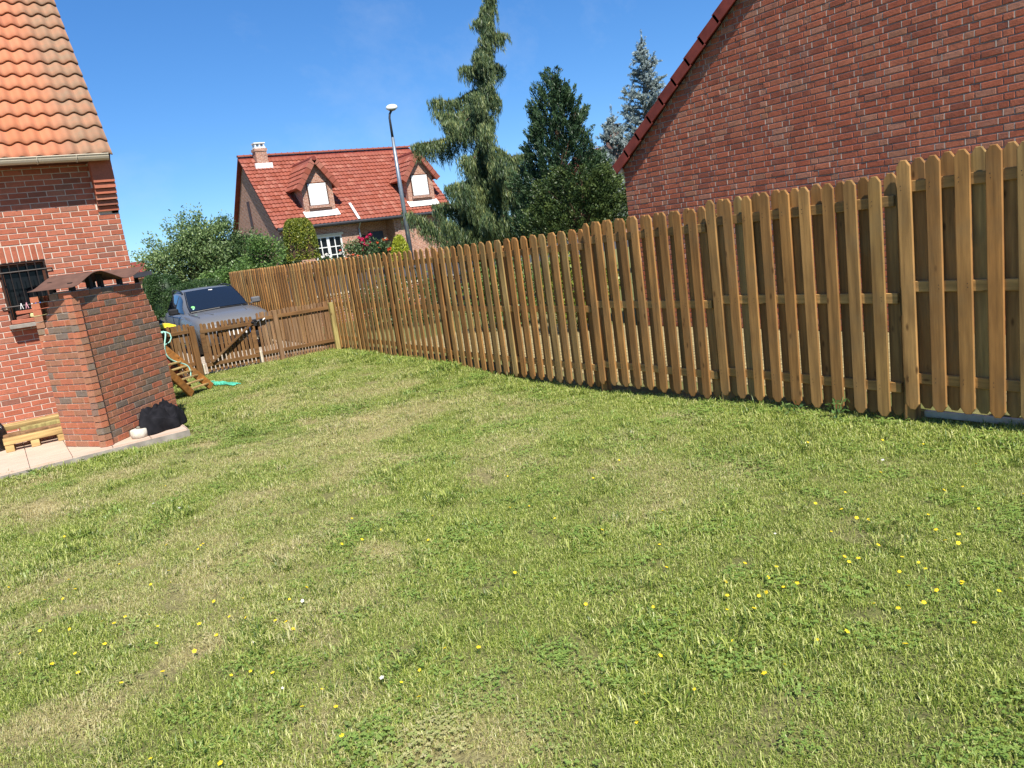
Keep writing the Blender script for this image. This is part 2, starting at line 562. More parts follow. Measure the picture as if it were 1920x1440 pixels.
# --- grass blades
def blade_mat(name, gstops, dry, trans=0.42, use_dry=True, spread=0.62):
    t = NT(name)
    r = t.attr('rnd')
    col = t.ramp(r, gstops)
    if use_dry:
        a = t.new('Attribute')
        a.attribute_type = 'INSTANCER'
        a.attribute_name = 'dry'
        k = t.math('ADD', a.outputs['Fac'], t.math('MULTIPLY', t.math('SUBTRACT', t.math('FRACT', t.math('MULTIPLY', r, 7.31)), 0.5), spread), True)
        col = t.mix(t.ramp(k, [(0.30, (0, 0, 0)), (0.62, (1, 1, 1))]), col, t.ramp(t.math('FRACT', t.math('MULTIPLY', r, 3.7)), dry))
    d = t.new('BsdfDiffuse')
    t.put(col, d.inputs['Color'])
    tr = t.new('BsdfTranslucent')
    t.put(t.mix(0.5, col, (0.55, 0.62, 0.12, 1), 'MULTIPLY'), tr.inputs['Color'])
    t.put(col, tr.inputs['Color'])
    gl = t.new('BsdfGlossy')
    gl.inputs['Roughness'].default_value = 0.45
    gl.inputs['Color'].default_value = (1, 1, 1, 1)
    m1 = t.new('MixShader')
    m1.inputs['Fac'].default_value = trans
    t.put(d.outputs[0], m1.inputs[1])
    t.put(tr.outputs[0], m1.inputs[2])
    m2 = t.new('MixShader')
    m2.inputs['Fac'].default_value = 0.025
    t.put(m1.outputs[0], m2.inputs[1])
    t.put(gl.outputs[0], m2.inputs[2])
    t.put(m2.outputs[0], t.out.inputs['Surface'])
    return t.m
GRASS_STOPS = [(0.0, (0.07, 0.13, 0.022)), (0.25, (0.185, 0.265, 0.042)), (0.55, (0.32, 0.40, 0.07)), (0.8, (0.50, 0.55, 0.125)), (1.0, (0.74, 0.73, 0.31))]
DRY_STOPS = [(0.0, (0.52, 0.46, 0.21)), (0.5, (0.66, 0.59, 0.30)), (0.8, (0.50, 0.40, 0.20)), (1.0, (0.72, 0.68, 0.40))]
M_GRASS = blade_mat('grass_blade', GRASS_STOPS, DRY_STOPS)
M_CLOVER = blade_mat('clover_leaf', [(0.0, (0.19, 0.31, 0.06)), (1.0, (0.34, 0.46, 0.11))], DRY_STOPS, spread=0.2)

def blades_mesh(name, n, radius, h0, h1, w, lean0, lean1, mat, seed):
    r = np.random.default_rng(seed)
    ang = r.random(n) * 2 * pi
    rad = radius * np.sqrt(r.random(n))
    bx, by = rad * np.cos(ang), rad * np.sin(ang)
    h = h0 + (h1 - h0) * r.random(n) ** 1.5
    az = r.random(n) * 2 * pi
    lean = lean0 + (lean1 - lean0) * r.random(n)
    dx, dy = np.cos(az), np.sin(az)
    px, py = -dy, dx
    ww = w * (0.6 + 0.8 * r.random(n)) / 2
    z0 = np.full(n, -0.008)
    mx, my, mz = bx + dx * np.sin(lean * 0.6) * h * 0.55, by + dy * np.sin(lean * 0.6) * h * 0.55, np.cos(lean * 0.6) * h * 0.55
    tx, ty, tz = mx + dx * np.sin(lean * 1.35) * h * 0.45, my + dy * np.sin(lean * 1.35) * h * 0.45, mz + np.cos(lean * 1.35) * h * 0.45
    V = np.stack([
        np.stack([bx - px * ww, by - py * ww, z0], 1), np.stack([bx + px * ww, by + py * ww, z0], 1),
        np.stack([mx - px * ww, my - py * ww, mz], 1), np.stack([mx + px * ww, my + py * ww, mz], 1),
        np.stack([tx, ty, tz], 1)], 1).reshape(-1, 3)
    F = []
    for i in range(n):
        b = i * 5
        F += [(b, b + 1, b + 3, b + 2), (b + 2, b + 3, b + 4)]
    m_ = bpy.data.meshes.new(name)
    m_.from_pydata(V.tolist(), [], F)
    at_ = m_.attributes.new('rnd', 'FLOAT', 'POINT')
    at_.data.foreach_set('value', np.repeat(r.random(n), 5).astype(np.float32))
    m_.materials.append(mat)
    return m_

def clover_mesh(name, n, radius, mat, seed):
    r = np.random.default_rng(seed)
    mb = MB()
    for i in range(n):
        a, q = r.random() * 2 * pi, radius * sqrt(r.random())
        c = Vector((q * cos(a), q * sin(a), 0.012 + 0.022 * r.random()))
        val = r.random()
        for k in range(3):
            an = a + k * 2.094 + r.random() * 0.3
            L = 0.006 + 0.005 * r.random()
            d = Vector((cos(an), sin(an), (r.random() - 0.3) * 0.5))
            s_ = Vector((-sin(an), cos(an), (r.random() - 0.5) * 0.3)) * L * 0.55
            mb.add([c, c + d * L * 0.6 + s_, c + d * L * 1.25, c + d * L * 0.6 - s_], [(0, 1, 2, 3)], val)
    return mb.mesh(name, mat, attr=True)

gcol = bpy.data.collections.new('grass_tufts')
protos = [
    blades_mesh('tuft_a', 150, 0.085, 0.012, 0.034, 0.0024, 0.5, 1.35, M_GRASS, 1),
    blades_mesh('tuft_b', 150, 0.085, 0.014, 0.038, 0.0028, 0.4, 1.3, M_GRASS, 2),
    blades_mesh('tuft_c', 140, 0.085, 0.012, 0.030, 0.0024, 0.7, 1.45, M_GRASS, 3),
    blades_mesh('tuft_d', 60, 0.06, 0.03, 0.070, 0.0036, 0.4, 1.3, M_GRASS, 4),
    clover_mesh('tuft_e', 26, 0.08, M_CLOVER, 5),
    blades_mesh('tuft_f', 30, 0.06, 0.025, 0.055, 0.0065, 0.9, 1.45, M_CLOVER, 6),
]
for k, m_ in enumerate(protos):
    gcol.objects.link(bpy.data.objects.new('grass_tuft_%s' % 'abcdef'[k], m_))

def in_view(x, y, z, mx=420, my=260):
    p = np.stack([x, y, z - HCAM], 1)
    f_ = p @ np.array(_f)
    px = 960 + FPX * (p @ np.array(_r)) / f_
    py = 720 - FPX * (p @ np.array(_u)) / f_
    return (f_ > 0.3) & (px > -mx) & (px < 1920 + mx) & (py < 1440 + my) & (py > -200), f_

def scatter(n, seed):
    r = np.random.default_rng(seed)
    x = -6.5 + 12.1 * r.random(n)
    y = -1.0 + 16.3 * r.random(n)
    return x, y, r
gxs, gys, r_ = scatter(50000, 21)
gzs = ground_h(gxs, gys)
ok, dist = in_view(gxs, gys, gzs)
dist_h = np.hypot(gxs, gys)
keep = r_.random(len(gxs)) < np.where(dist_h < 5.5, 1.0, np.where(dist_h < 9, 0.72, 0.5))
on_patio = (gys > 9.44) & (gxs < 1.70) & (gys < 13)
in_house = (gys > 10.6) & (gxs < 1.80)
ok = ok & keep & ~on_patio & ~in_house & (gxs < 5.75) & (gys < 15.05)
gxs, gys, gzs, dist_h = gxs[ok], gys[ok], gzs[ok], dist_h[ok]
ng = len(gxs)
dr = dryness(gxs, gys)
u_ = r_.random(ng)
idx = np.where(u_ < 0.34, 0, np.where(u_ < 0.62, 1, np.where(u_ < 0.86, 2, np.where(u_ < 0.90, 3, np.where(u_ < 0.945, 4, np.where(u_ < 0.985, 1, 5))))))
clump = vnoise(gxs, gys, 31, 0.3)
idx = np.where((clump > 0.83) & (u_ > 0.45) & (idx != 4), 3, idx)
clov = vnoise(gxs, gys, 33, 0.8)
idx = np.where((clov > 0.78) & (u_ > 0.55) & (u_ < 0.75), 4, idx)
near_edge = (np.abs(gxs - 5.45) < 0.35) | ((gys > 9.0) & (gys < 9.6) & (gxs < 1.8))
lush = smooth(0.45, 0.8, vnoise(gxs, gys, 41, 0.42))
scl = (0.80 + 0.4 * r_.random(ng) + 0.35 * lush) * (1.0 - 0.28 * dr) * np.where(dist_h > 9, 1.35, np.where(dist_h > 5.5, 1.15, 1.0)) * np.where(near_edge, 1.3, 1.0)
rot = np.stack([(r_.random(ng) - 0.5) * 0.2, (r_.random(ng) - 0.5) * 0.2, r_.random(ng) * 2 * pi], 1)
gm = bpy.data.meshes.new('lawn_grass')
gm.from_pydata(np.stack([gxs, gys, gzs], 1).tolist(), [], [])
for nm, ty, arr in (('dry', 'FLOAT', dr), ('scl', 'FLOAT', scl), ('idx', 'INT', idx)):
    at = gm.attributes.new(nm, ty, 'POINT')
    at.data.foreach_set('value', arr.astype(np.int32 if ty == 'INT' else np.float32))
at = gm.attributes.new('rot', 'FLOAT_VECTOR', 'POINT')
at.data.foreach_set('vector', rot.astype(np.float32).ravel())
gm.materials.append(M_GRASS)
grass = tag(link('lawn_grass', gm), 'short mown summer grass with dry patches covering the lawn', 'grass', kind='stuff')

ngp = bpy.data.node_groups.new('grass_scatter', 'GeometryNodeTree')
ngp.interface.new_socket('Geometry', in_out='INPUT', socket_type='NodeSocketGeometry')
ngp.interface.new_socket('Geometry', in_out='OUTPUT', socket_type='NodeSocketGeometry')
N_ = ngp.nodes
gi, go = N_.new('NodeGroupInput'), N_.new('NodeGroupOutput')
m2p = N_.new('GeometryNodeMeshToPoints')
iop = N_.new('GeometryNodeInstanceOnPoints')
ci = N_.new('GeometryNodeCollectionInfo')
ci.inputs['Collection'].default_value = gcol
ci.inputs['Separate Children'].default_value = True
ci.inputs['Reset Children'].default_value = True
iop.inputs['Pick Instance'].default_value = True
def nattr(nm, ty):
    a = N_.new('GeometryNodeInputNamedAttribute')
    a.data_type = ty
    a.inputs['Name'].default_value = nm
    return a.outputs['Attribute']
L_ = ngp.links
L_.new(gi.outputs[0], m2p.inputs['Mesh'])
L_.new(m2p.outputs[0], iop.inputs['Points'])
L_.new(ci.outputs[0], iop.inputs['Instance'])
L_.new(nattr('idx', 'INT'), iop.inputs['Instance Index'])
L_.new(nattr('rot', 'FLOAT_VECTOR'), iop.inputs['Rotation'])
L_.new(nattr('scl', 'FLOAT'), iop.inputs['Scale'])
L_.new(iop.outputs[0], go.inputs[0])
gmod = grass.modifiers.new('scatter', 'NODES')
gmod.node_group = ngp

# --- yellow flowers and a few white clover heads in the turf
M_YELLOW = simple('yellow_petal', (0.75, 0.55, 0.02, 1), 0.7, var=0.1)
M_CLOVERHEAD = simple('white_clover_head', (0.62, 0.58, 0.5, 1), 0.8, var=0.1)
M_STEM = simple('flower_stem', (0.12, 0.19, 0.05, 1), 0.8)
fl, st_, wc = MB(), MB(), MB()
r = np.random.default_rng(5)
spots = []
for (cx, cy, n, sp) in ((330, 1130, 26, 190), (120, 1240, 14, 130), (520, 1200, 14, 120), (700, 1010, 8, 60), (1650, 1010, 30, 170), (1800, 1090, 14, 110), (1250, 1080, 10, 130), (1480, 1170, 10, 150), (1000, 920, 8, 140), (640, 1330, 8, 200), (1350, 1300, 6, 160), (840, 1250, 5, 80), (1750, 890, 8, 90), (300, 1000, 6, 150)):
    for _ in range(n): spots.append((cx + r.normal() * sp, cy + r.normal() * sp * 0.45))
for (px, py) in spots:
    d = (px - 960) * _r + (720 - py) * _u + FPX * _f
    if d.z > -50: continue
    g = CAM + d * (-HCAM / d.z)
    if g.length > 12 or g.x > 5.2 or (g.y > 9.2 and g.x < 1.8): continue
    z = float(ground_h(g.x, g.y))
    h = 0.02 + 0.025 * r.random()
    c = Vector((g.x, g.y, z + h))
    st_.tube([(g.x, g.y, z), c], 0.0012, 4)
    white = r.random() < 0.05
    nrm = Vector((r.normal() * 0.35, r.normal() * 0.35 - 0.15, 1)).normalized()
    e1 = nrm.cross(Vector((0, 1, 0.1))).normalized()
    e2 = nrm.cross(e1)
    R_ = 0.0075 + 0.005 * r.random()
    m = 10
    ring0 = [c + (e1 * cos(2 * pi * k / m) + e2 * sin(2 * pi * k / m)) * R_ * (1.0 if k % 2 else 0.72) + nrm * 0.003 for k in range(m)]
    (wc if white else fl).add([c - nrm * 0.002, c + nrm * 0.004] + ring0, [(1, 2 + k, 2 + (k + 1) % m) for k in range(m)] + [(0, 2 + (k + 1) % m, 2 + k) for k in range(m)])
lf = thing('lawn_flowers', (0, 3, 0), 'small yellow flowers dotted through the mown lawn', 'flowers', kind='stuff')
fl.build('flower_heads', M_YELLOW, lf, kind='stuff')
st_.build('flower_stems', M_STEM, lf, kind='stuff')
wc.build('clover_heads', M_CLOVERHEAD, lf, kind='stuff')

# --- patio: concrete slab with beige tiles
PZ = 0.09
patio_poly = [(-7.0, 9.10), (-0.25, 9.41), (1.64, 9.52), (1.67, 10.3), (1.62, 10.62), (1.55, 12.42), (-7.0, 12.42)]
patio = tag(link('patio', MB().prism([(x, y) for x, y in patio_poly], -0.25, PZ - 0.022).mesh('patio', M_CONCRETE)), kind='structure')
WL[patio] = Vector((0, 0, 0))
t = NT('beige_patio_tile')
nz = t.noise(t.pos(), 3.0, 5)
nz2 = t.noise(t.mapping(t.pos(), (3, 40, 3)), 1.0, 4)
M_TILE = t.surf(t.mix(0.5, t.ramp(nz, [(0.3, lin('#c4a894')), (0.7, lin('#cfb6a2'))]), t.ramp(nz2, [(0.3, lin('#b89c88')), (0.6, lin('#d2bba8'))])), 0.6, bump=nz2, bstr=0.1, bdist=0.002)
def clip_poly(poly, f):
    out = []
    for i in range(len(poly)):
        a, b = poly[i], poly[(i + 1) % len(poly)]
        fa, fb = f(a), f(b)
        if fa >= 0: out.append(a)
        if (fa >= 0) != (fb >= 0):
            k = fa / (fa - fb)
            out.append((a[0] + (b[0] - a[0]) * k, a[1] + (b[1] - a[1]) * k))
    return out
def inset_poly_clip(sq, poly):
    for i in range(len(poly)):
        (x0, y0), (x1, y1) = poly[i], poly[(i + 1) % len(poly)]
        L = math.hypot(x1 - x0, y1 - y0)
        sq = clip_poly(sq, lambda p: ((x1 - x0) * (p[1] - y0) - (y1 - y0) * (p[0] - x0)) / L - 0.012)
        if len(sq) < 3: return []
    return sq
TS = 0.40
for i in range(-14, 6):
    for j in range(0, 9):
        x0, y0 = 0.02 + i * TS, 9.0 + j * TS
        sq = [(x0 + 0.004, y0 + 0.004), (x0 + TS - 0.004, y0 + 0.004), (x0 + TS - 0.004, y0 + TS - 0.004), (x0 + 0.004, y0 + TS - 0.004)]
        sq = inset_poly_clip(sq, patio_poly)
        if len(sq) < 3: continue
        if x0 < -2.4: continue
        dz = random.uniform(-0.0015, 0.0015)
        MB().prism(sq, PZ - 0.024, PZ + dz).build('tile', M_TILE, patio)

# --- paved driveway behind the low fence, neighbour's paved path behind the tall fence
def paver_mat(name, a, b, joint, sx, sy, rz=0.0):
    t = NT(name)
    br = t.new('TexBrick')
    br.inputs['Color1'].default_value = a
    br.inputs['Color2'].default_value = b
    br.inputs['Mortar'].default_value = joint
    br.inputs['Scale'].default_value = 1.0
    br.inputs['Mortar Size'].default_value = 0.008
    br.inputs['Brick Width'].default_value = sx
    br.inputs['Row Height'].default_value = sy
    t.put(t.mapping(t.pos(), rot=(0, 0, rz)), br.inputs['Vector'])
    n = t.noise(t.pos(), 8, 5)
    c = t.mix(0.4, br.outputs['Color'], t.ramp(n, [(0.3, (0.35, 0.35, 0.35)), (0.7, (0.65, 0.65, 0.65))]), 'OVERLAY')
    return t.surf(c, 0.95, bump=br.outputs['Fac'], bstr=-0.4, bdist=0.01)
M_DRIVE = paver_mat('pale_drive_pavers', lin('#b8aa98'), lin('#a99a86'), lin('#7d7468'), 0.22, 0.11)
M_PATH = paver_mat('straw_path_pavers', lin('#a8976a'), lin('#92835c'), lin('#5c5240'), 0.22, 0.11, 1.57)
def sheet(name, x0, x1, y0, y1, dz, mat, nx=12, ny=12):
    mb = MB()
    rows = []
    for j in range(ny + 1):
        y = y0 + (y1 - y0) * j / ny
        rows.append([(x0 + (x1 - x0) * i / nx, y, float(ground_h(x0 + (x1 - x0) * i / nx, y)) + dz) for i in range(nx + 1)])
    mb.grid(rows)
    return tag(mb.build(name, mat), kind='structure')
sheet('driveway', -2.0, 5.80, 15.22, 29.0, 0.006, M_DRIVE, 16, 30)
sheet('neighbour_path', 6.25, 8.97, -2.0, 13.8, 0.006, M_PATH, 24, 60)
sheet('road', -60, 60, 30.5, 36.0, 0.008, simple('asphalt', (0.06, 0.06, 0.062, 1), 0.95, var=0.15, scale=3), 60, 24)
# ------------------------------------------------------------------ brickwork
def brick_mesh(name, L, W, Hh, mat, seed, bev=0.004, rough=0.0015):
    """brick seen from -y: worn chamfered front, slightly uneven corners; origin at the middle of the front face"""
    r = np.random.default_rng(seed)
    hx, hz = L / 2, Hh / 2
    j = lambda s=rough: (r.random() - 0.5) * 2 * s
    fr = [(-hx + bev + j(), j(), -hz + bev + j()), (hx - bev + j(), j(), -hz + bev + j()), (hx - bev + j(), j(), hz - bev + j()), (-hx + bev + j(), j(), hz - bev + j())]
    md = [(-hx, bev * 0.9, -hz), (hx, bev * 0.9, -hz), (hx, bev * 0.9, hz), (-hx, bev * 0.9, hz)]
    bk = [(-hx, W, -hz), (hx, W, -hz), (hx, W, hz), (-hx, W, hz)]
    fs = [(0, 1, 2, 3)]
    for k in range(4):
        k2 = (k + 1) % 4
        fs += [(4 + k, 4 + k2, k2, k), (8 + k, 8 + k2, 4 + k2, 4 + k)]
    return MB().add(fr + md + bk, fs), mat

class BrickWall:
    """collects bricks of one wall; the ones that show largest become objects, the rest one stuff part"""
    def __init__(s, mat, parent, proud=0.007):
        s.mat, s.parent, s.items, s.cache, s.proud = mat, parent, [], {}, proud
    def brick(s, c, L, Hh, ang, W=0.09, rank=None):
        s.items.append((Vector(c), round(L, 3), round(Hh, 3), ang, W, (Vector(c) - CAM).length if rank is None else rank))
    def proto(s, L, Hh, W, k):
        key = (L, Hh, W, k)
        if key not in s.cache:
            mb, mat = brick_mesh('brick', L, W, Hh, s.mat, hash((round(L * 1000), k)) % 9999)
            s.cache[key] = (mb, None)
        return key
    def build(s, n_objects=300, name='brick', rest='brickwork', visible=None):
        its = sorted(s.items, key=lambda q: (0 if (visible is None or visible(q)) else 1, q[5]))
        rest_mb = MB()
        for i, (c, L, Hh, ang, W, _) in enumerate(its):
            k = random.randrange(3)
            key = s.proto(L, Hh, W, k)
            mb, me_ = s.cache[key]
            if i < n_objects and (visible is None or visible(its[i])):
                if me_ is None:
                    me_ = mb.mesh('brick', s.mat, attr=True)
                    s.cache[key] = (mb, me_)
                link(name, me_, s.parent, c, (0, 0, ang))
            else:
                ca, sa = cos(ang), sin(ang)
                rest_mb.add([(x * ca - y * sa + c[0], x * sa + y * ca + c[1], z + c[2]) for x, y, z in mb.v], mb.f, random.random())
        if rest_mb.v:
            rest_mb.build(rest, s.mat, s.parent, attr=True, kind='stuff')

def seen(q, m=60):
    p = q[0] - CAM
    f_ = p.dot(_f)
    if f_ < 0.2: return False
    px, py = 960 + FPX * p.dot(_r) / f_, 720 - FPX * p.dot(_u) / f_
    return -m < px < 1920 + m and -m < py < 1440 + m

def lay(wall, p0, dirv, length, z0, z1, course, blen, joint=0.011, bond='stretcher', ang=None, holes=(), clip=None, first=0.0, W=0.09, jit=0.001, pointing=None, bed=None):
    """lay courses along a straight face; dirv is the direction seen left to right from outside"""
    d = Vector((dirv[0], dirv[1], 0)).normalized()
    if ang is None: ang = atan2(d.y, d.x)
    nrm = Vector((d.y, -d.x, 0))        # outward
    nc = int(round((z1 - z0) / course))
    for k in range(nc):
        zc = z0 + (k + 0.5) * course
        segs, x = [], 0.0
        if bond == 'stretcher':
            x = -(blen + joint) * (0.5 if k % 2 else 0.0) - first
            while x < length:
                segs.append((x, x + blen))
                x += blen + joint
        else:                            # stretcher and header alternating
            hd = (blen - joint) / 2
            x = -(0.75 * blen + joint) * (1 if k % 2 else 0) - first - random.uniform(0, 0.012)
            t_ = k % 2
            while x < length:
                l_ = blen if t_ % 2 == 0 else hd
                segs.append((x, x + l_))
                x += l_ + joint
                t_ += 1
        for (a, b) in segs:
            lo, hi = max(a, 0.0), min(b, length)
            if pointing is not None and 0.02 < b < length - 0.02 and random.random() < 0.7 and (clip is None or (clip(zc, course) and clip(zc, course)[0] < b < clip(zc, course)[1] - 0.02)):
                pc = Vector(p0) + d * (b + joint / 2) + nrm * (wall.proud * 0.5 - random.uniform(0.0, 0.0022))
                pointing.append(((pc.x, pc.y, zc + random.uniform(0, 0.003)), ang, random.uniform(0.55, 0.9) * joint, course - (bed or joint) * random.uniform(0.75, 1.1), wall.proud))
            if clip:
                cl = clip(zc, course)
                if cl is None: continue
                lo, hi = max(lo, cl[0]), min(hi, cl[1])
            pieces = [(lo, hi)]
            for (h0, h1, hz0, hz1) in holes:
                if zc + course * 0.45 > hz0 and zc - course * 0.45 < hz1:
                    np_ = []
                    for (q0, q1) in pieces:
                        if q1 <= h0 or q0 >= h1: np_.append((q0, q1)); continue
                        if q0 < h0: np_.append((q0, h0))
                        if q1 > h1: np_.append((h1, q1))
                    pieces = np_
            for (q0, q1) in pieces:
                if q1 - q0 < 0.028: continue
                c = Vector(p0) + d * ((q0 + q1) / 2) + nrm * (wall.proud + random.uniform(-jit, jit))
                L = q1 - q0
                L = blen if abs(L - blen) < 0.006 else round(L / 0.02) * 0.02 if L > 0.05 else L
                L = min(L, q1 - q0)
                wall.brick((c.x, c.y, zc), L, course - (bed or joint), ang, W)

# ------------------------------------------------------------------ left house
WY, WX = 12.40, 1.84                     # wall plane, right corner
house = thing('brick_house', (WX - 3.0, WY + 3.0, 0), 'orange brick house with pantile roof and small barred window beside the patio', 'house')
wall_mb = MB()
win = (0.235, 0.80, 1.50, 2.31)          # opening x0,x1,z0,z1
B = 0.012                                # mortar face sits this far behind the brick faces
XL = -5.2
for (x0, x1, z0, z1) in ((XL, win[0], 0, 3.62), (win[1], WX - 0.004, 0, 3.62), (win[0], win[1], 0, win[2]), (win[0], win[1], win[3], 3.62)):
    wall_mb.box(((x0 + x1) / 2, WY + 0.15, (z0 + z1) / 2), (x1 - x0, 0.30, z1 - z0))
wall_mb.box((WX - 0.154, WY + 3.3, 1.81), (0.30, 5.98, 3.62))       # side wall
# gable triangle of the side wall
gx0 = WX - 0.004
wall_mb.extrude([(gx0 - 0.3, WY + 0.02, 3.615), (gx0 - 0.3, WY + 6.28, 3.615), (gx0 - 0.3, WY + 3.15, 3.615 + 3.7)], (0.3, 0, 0))
hw = wall_mb.build('wall', M_MORTAR_L, house)
WL[hw] = WL[house]
bw = BrickWall(M_BRICK_LEFT, hw)
CRS, BL = 0.0745, 0.212
lay(bw, (XL, WY, 0), (1, 0), WX - XL, 0.0, 3.576, CRS, BL, holes=[(win[0] - XL, win[1] - XL, win[2], win[3]), (win[0] - XL - 0.02, win[1] - XL + 0.005, win[3], win[3] + 0.215), (1.585 - XL, WX - XL, 2.87, 3.7)], first=0.03)
# soldier course over the window
xs = win[1] - 0.034
while xs > win[0] - 0.05:
    c = Vector((xs, WY - 0.007, win[3] + 0.107))
    bw.brick(c, 0.062, 0.205, 0.0)
    xs -= 0.0735
# side wall bricks (end face)
lay(bw, (WX - 0.004, WY + 0.0, 0), (0, 1), 6.2, 0.0, 3.576, CRS, BL)
bw.build(300, visible=lambda q: seen(q) and q[0].y < WY + 0.05 and q[0].x > -0.6)
# corbelled corner under the eaves
cb = MB()
for k, (z0, z1, out) in enumerate(((2.87, 2.935, 0.045), (2.945, 3.01, 0.085), (3.02, 3.085, 0.125), (3.095, 3.16, 0.165), (3.17, 3.235, 0.20), (3.245, 3.60, 0.225))):
    cb.box((1.585 + (WX - 1.585) / 2 + 0.004, WY - out / 2 + 0.05, (z0 + z1) / 2), (WX - 1.585 + 0.012, out + 0.10, z1 - z0), val=k * 0.13)
cb.box((1.585 + (WX - 1.585) / 2 + 0.004, WY + 0.03, 3.23), (WX - 1.60, 0.07, 0.72), val=0.5)
cb.build('corbel', M_BRICK_LEFT, hw, attr=True)
# window
wn_ = MB()
fy = WY + 0.13
for (x0, x1, z0, z1) in ((win[0], win[0] + 0.055, win[2], win[3]), (win[1] - 0.055, win[1], win[2], win[3]), (win[0] + 0.055, win[1] - 0.055, win[3] - 0.055, win[3]), (win[0] + 0.055, win[1] - 0.055, win[2], win[2] + 0.06)):
    wn_.box(((x0 + x1) / 2, fy, (z0 + z1) / 2), (x1 - x0, 0.06, z1 - z0))
# timber lining boards of the reveal
wn_.box((win[1] - 0.012, WY + 0.055, (win[2] + win[3]) / 2), (0.022, 0.086, win[3] - win[2] - 0.004))
wn_.box((win[0] + 0.012, WY + 0.055, (win[2] + win[3]) / 2), (0.022, 0.086, win[3] - win[2] - 0.004))
wn_.box(((win[0] + win[1]) / 2, WY + 0.055, win[3] - 0.013), (win[1] - win[0] - 0.05, 0.086, 0.022))
window = wn_.build('window', M_DARKWOOD, house)
WL[window] = WL[house]
MB().box(((win[0] + win[1]) / 2, fy + 0.02, (win[2] + win[3]) / 2), (win[1] - win[0] - 0.10, 0.012, win[3] - win[2] - 0.10)).build('pane', M_GLASS, window)
grille = MB()
for zz in (2.185, 1.735):
    grille.tube([(win[0] - 0.06, WY - 0.035, zz), (win[1] + 0.06, WY - 0.035, zz)], 0.011, 6)
    for xx in (win[0] - 0.055, win[1] + 0.055):
        grille.tube([(xx, WY - 0.035, zz), (xx, WY + 0.02, zz)], 0.009, 6)
for k in range(6):
    xx = win[0] + 0.03 + k * 0.102
    grille.tube([(xx, WY - 0.035, 1.53), (xx, WY - 0.035, 2.29)], 0.007, 6)
grille.build('window_bars', M_IRON, house)
sill = MB()
sill.box((0.515, WY - 0.075, 1.472), (0.62, 0.19, 0.055), bev=0.006)
sill.build('sill', M_CONCRETE, house)

# bits left on the sill and pegs on the bar
peg_cols = {'white': M_WHITE, 'pink': simple('pink_plastic', '#d8a0a8', 0.5), 'blue': simple('blue_plastic', '#3868b0', 0.5)}
for k, (xx, cname) in enumerate(((0.40, 'white'), (0.462, 'pink'), (0.525, 'white'), (0.57, 'blue'), (0.62, 'blue'))):
    pg = MB()
    for sgn in (-1, 1):
        pg.bar((xx, WY - 0.05, 1.765), (xx + sgn * 0.016, WY - 0.05 - 0.004 * sgn, 1.69), 0.010, 0.007)
    pg.box((xx, WY - 0.05, 1.762), (0.014, 0.012, 0.010))
    lab = {0: 'white clothes peg on window bar, leftmost of the row', 1: 'pink clothes peg on window bar between two white pegs', 2: 'white clothes peg on window bar beside the blue pegs', 3: 'blue clothes peg on window bar next to a white peg', 4: 'blue clothes peg on window bar at the right end'}[k]
    tag(pg.build('clothes_peg', peg_cols[cname], origin=(xx, WY - 0.05, 1.69)), lab, 'clothes peg', 'pegs on the window bar')
def chunk(name, c, d, rz, mat, label, cat, seed, tilt=0.0, group=None):
    r = np.random.default_rng(seed)
    pts, fs = bevbox(d[0] / 2, d[1] / 2, d[2] / 2, min(d) * 0.16)
    pts = [tuple(q[i] + (r.random() - 0.5) * min(d) * 0.16 for i in range(3)) for q in pts]
    M = Matrix.Rotation(rz, 3, 'Z') @ Matrix.Rotation(tilt, 3, 'Y')
    mb = MB().add([M @ Vector(p) + Vector(c) for p in pts], fs)
    return tag(mb.build(name, mat, origin=c), label, cat, group)
chunk('brick_fragment', (0.52, WY - 0.02, 1.645), (0.40, 0.06, 0.05), 0.02, M_BRICK_LEFT, 'long red brick slip lying at the back of the window sill', 'brick', 1)
chunk('stone_fragment', (0.57, WY - 0.08, 1.585), (0.20, 0.07, 0.05), 0.05, simple('cream_stone', '#c8c08a', 0.9), 'cream stone lying among red brick bits on the window sill', 'stone', 2, 0.1)
chunk('brick_fragment', (0.39, WY - 0.075, 1.58), (0.15, 0.07, 0.045), -0.1, M_BRICK_LEFT, 'broken red brick left of the cream stone on the sill', 'brick', 3, -0.1)
chunk('brick_fragment', (0.50, WY - 0.085, 1.528), (0.52, 0.08, 0.055), 0.0, M_BRICK_LEFT, 'row of red brick rubble lying on front of the sill', 'brick', 4)

# roof: pantiles in courses
SL = radians(51.0)
EY, EZ = WY - 0.30, 3.60                 # eaves line (front lower edge)
roof_mb = MB()
rl = 5.1
dy, dz = cos(SL), sin(SL)
nyv, nzv = -sin(SL), cos(SL)             # outward normal of the slope
def rp(x, s, o): return (x, EY + dy * s + nyv * o, EZ + dz * s + nzv * o)
roof_mb.add([rp(XL, 0.02, -0.10), rp(WX + 0.0, 0.02, -0.10), rp(WX + 0.0, rl, -0.10), rp(XL, rl, -0.10), rp(XL, 0.02, -0.03), rp(WX + 0.0, 0.02, -0.03), rp(WX + 0.0, rl, -0.03), rp(XL, rl, -0.03)], [(0, 3, 2, 1), (4, 5, 6, 7), (0, 1, 5, 4), (1, 2, 6, 5), (2, 3, 7, 6), (3, 0, 4, 7)])
ridge_y, ridge_z = EY + dy * rl, EZ + dz * rl
roof_mb.add([(XL, ridge_y, ridge_z - 0.05), (WX, ridge_y, ridge_z - 0.05), (WX, ridge_y + dy * rl, EZ - 0.05), (XL, ridge_y + dy * rl, EZ - 0.05)], [(0, 1, 2, 3), (3, 2, 1, 0)])
t = NT('clay_pantile')
r_n = t.rnd()
p_ = t.pos()
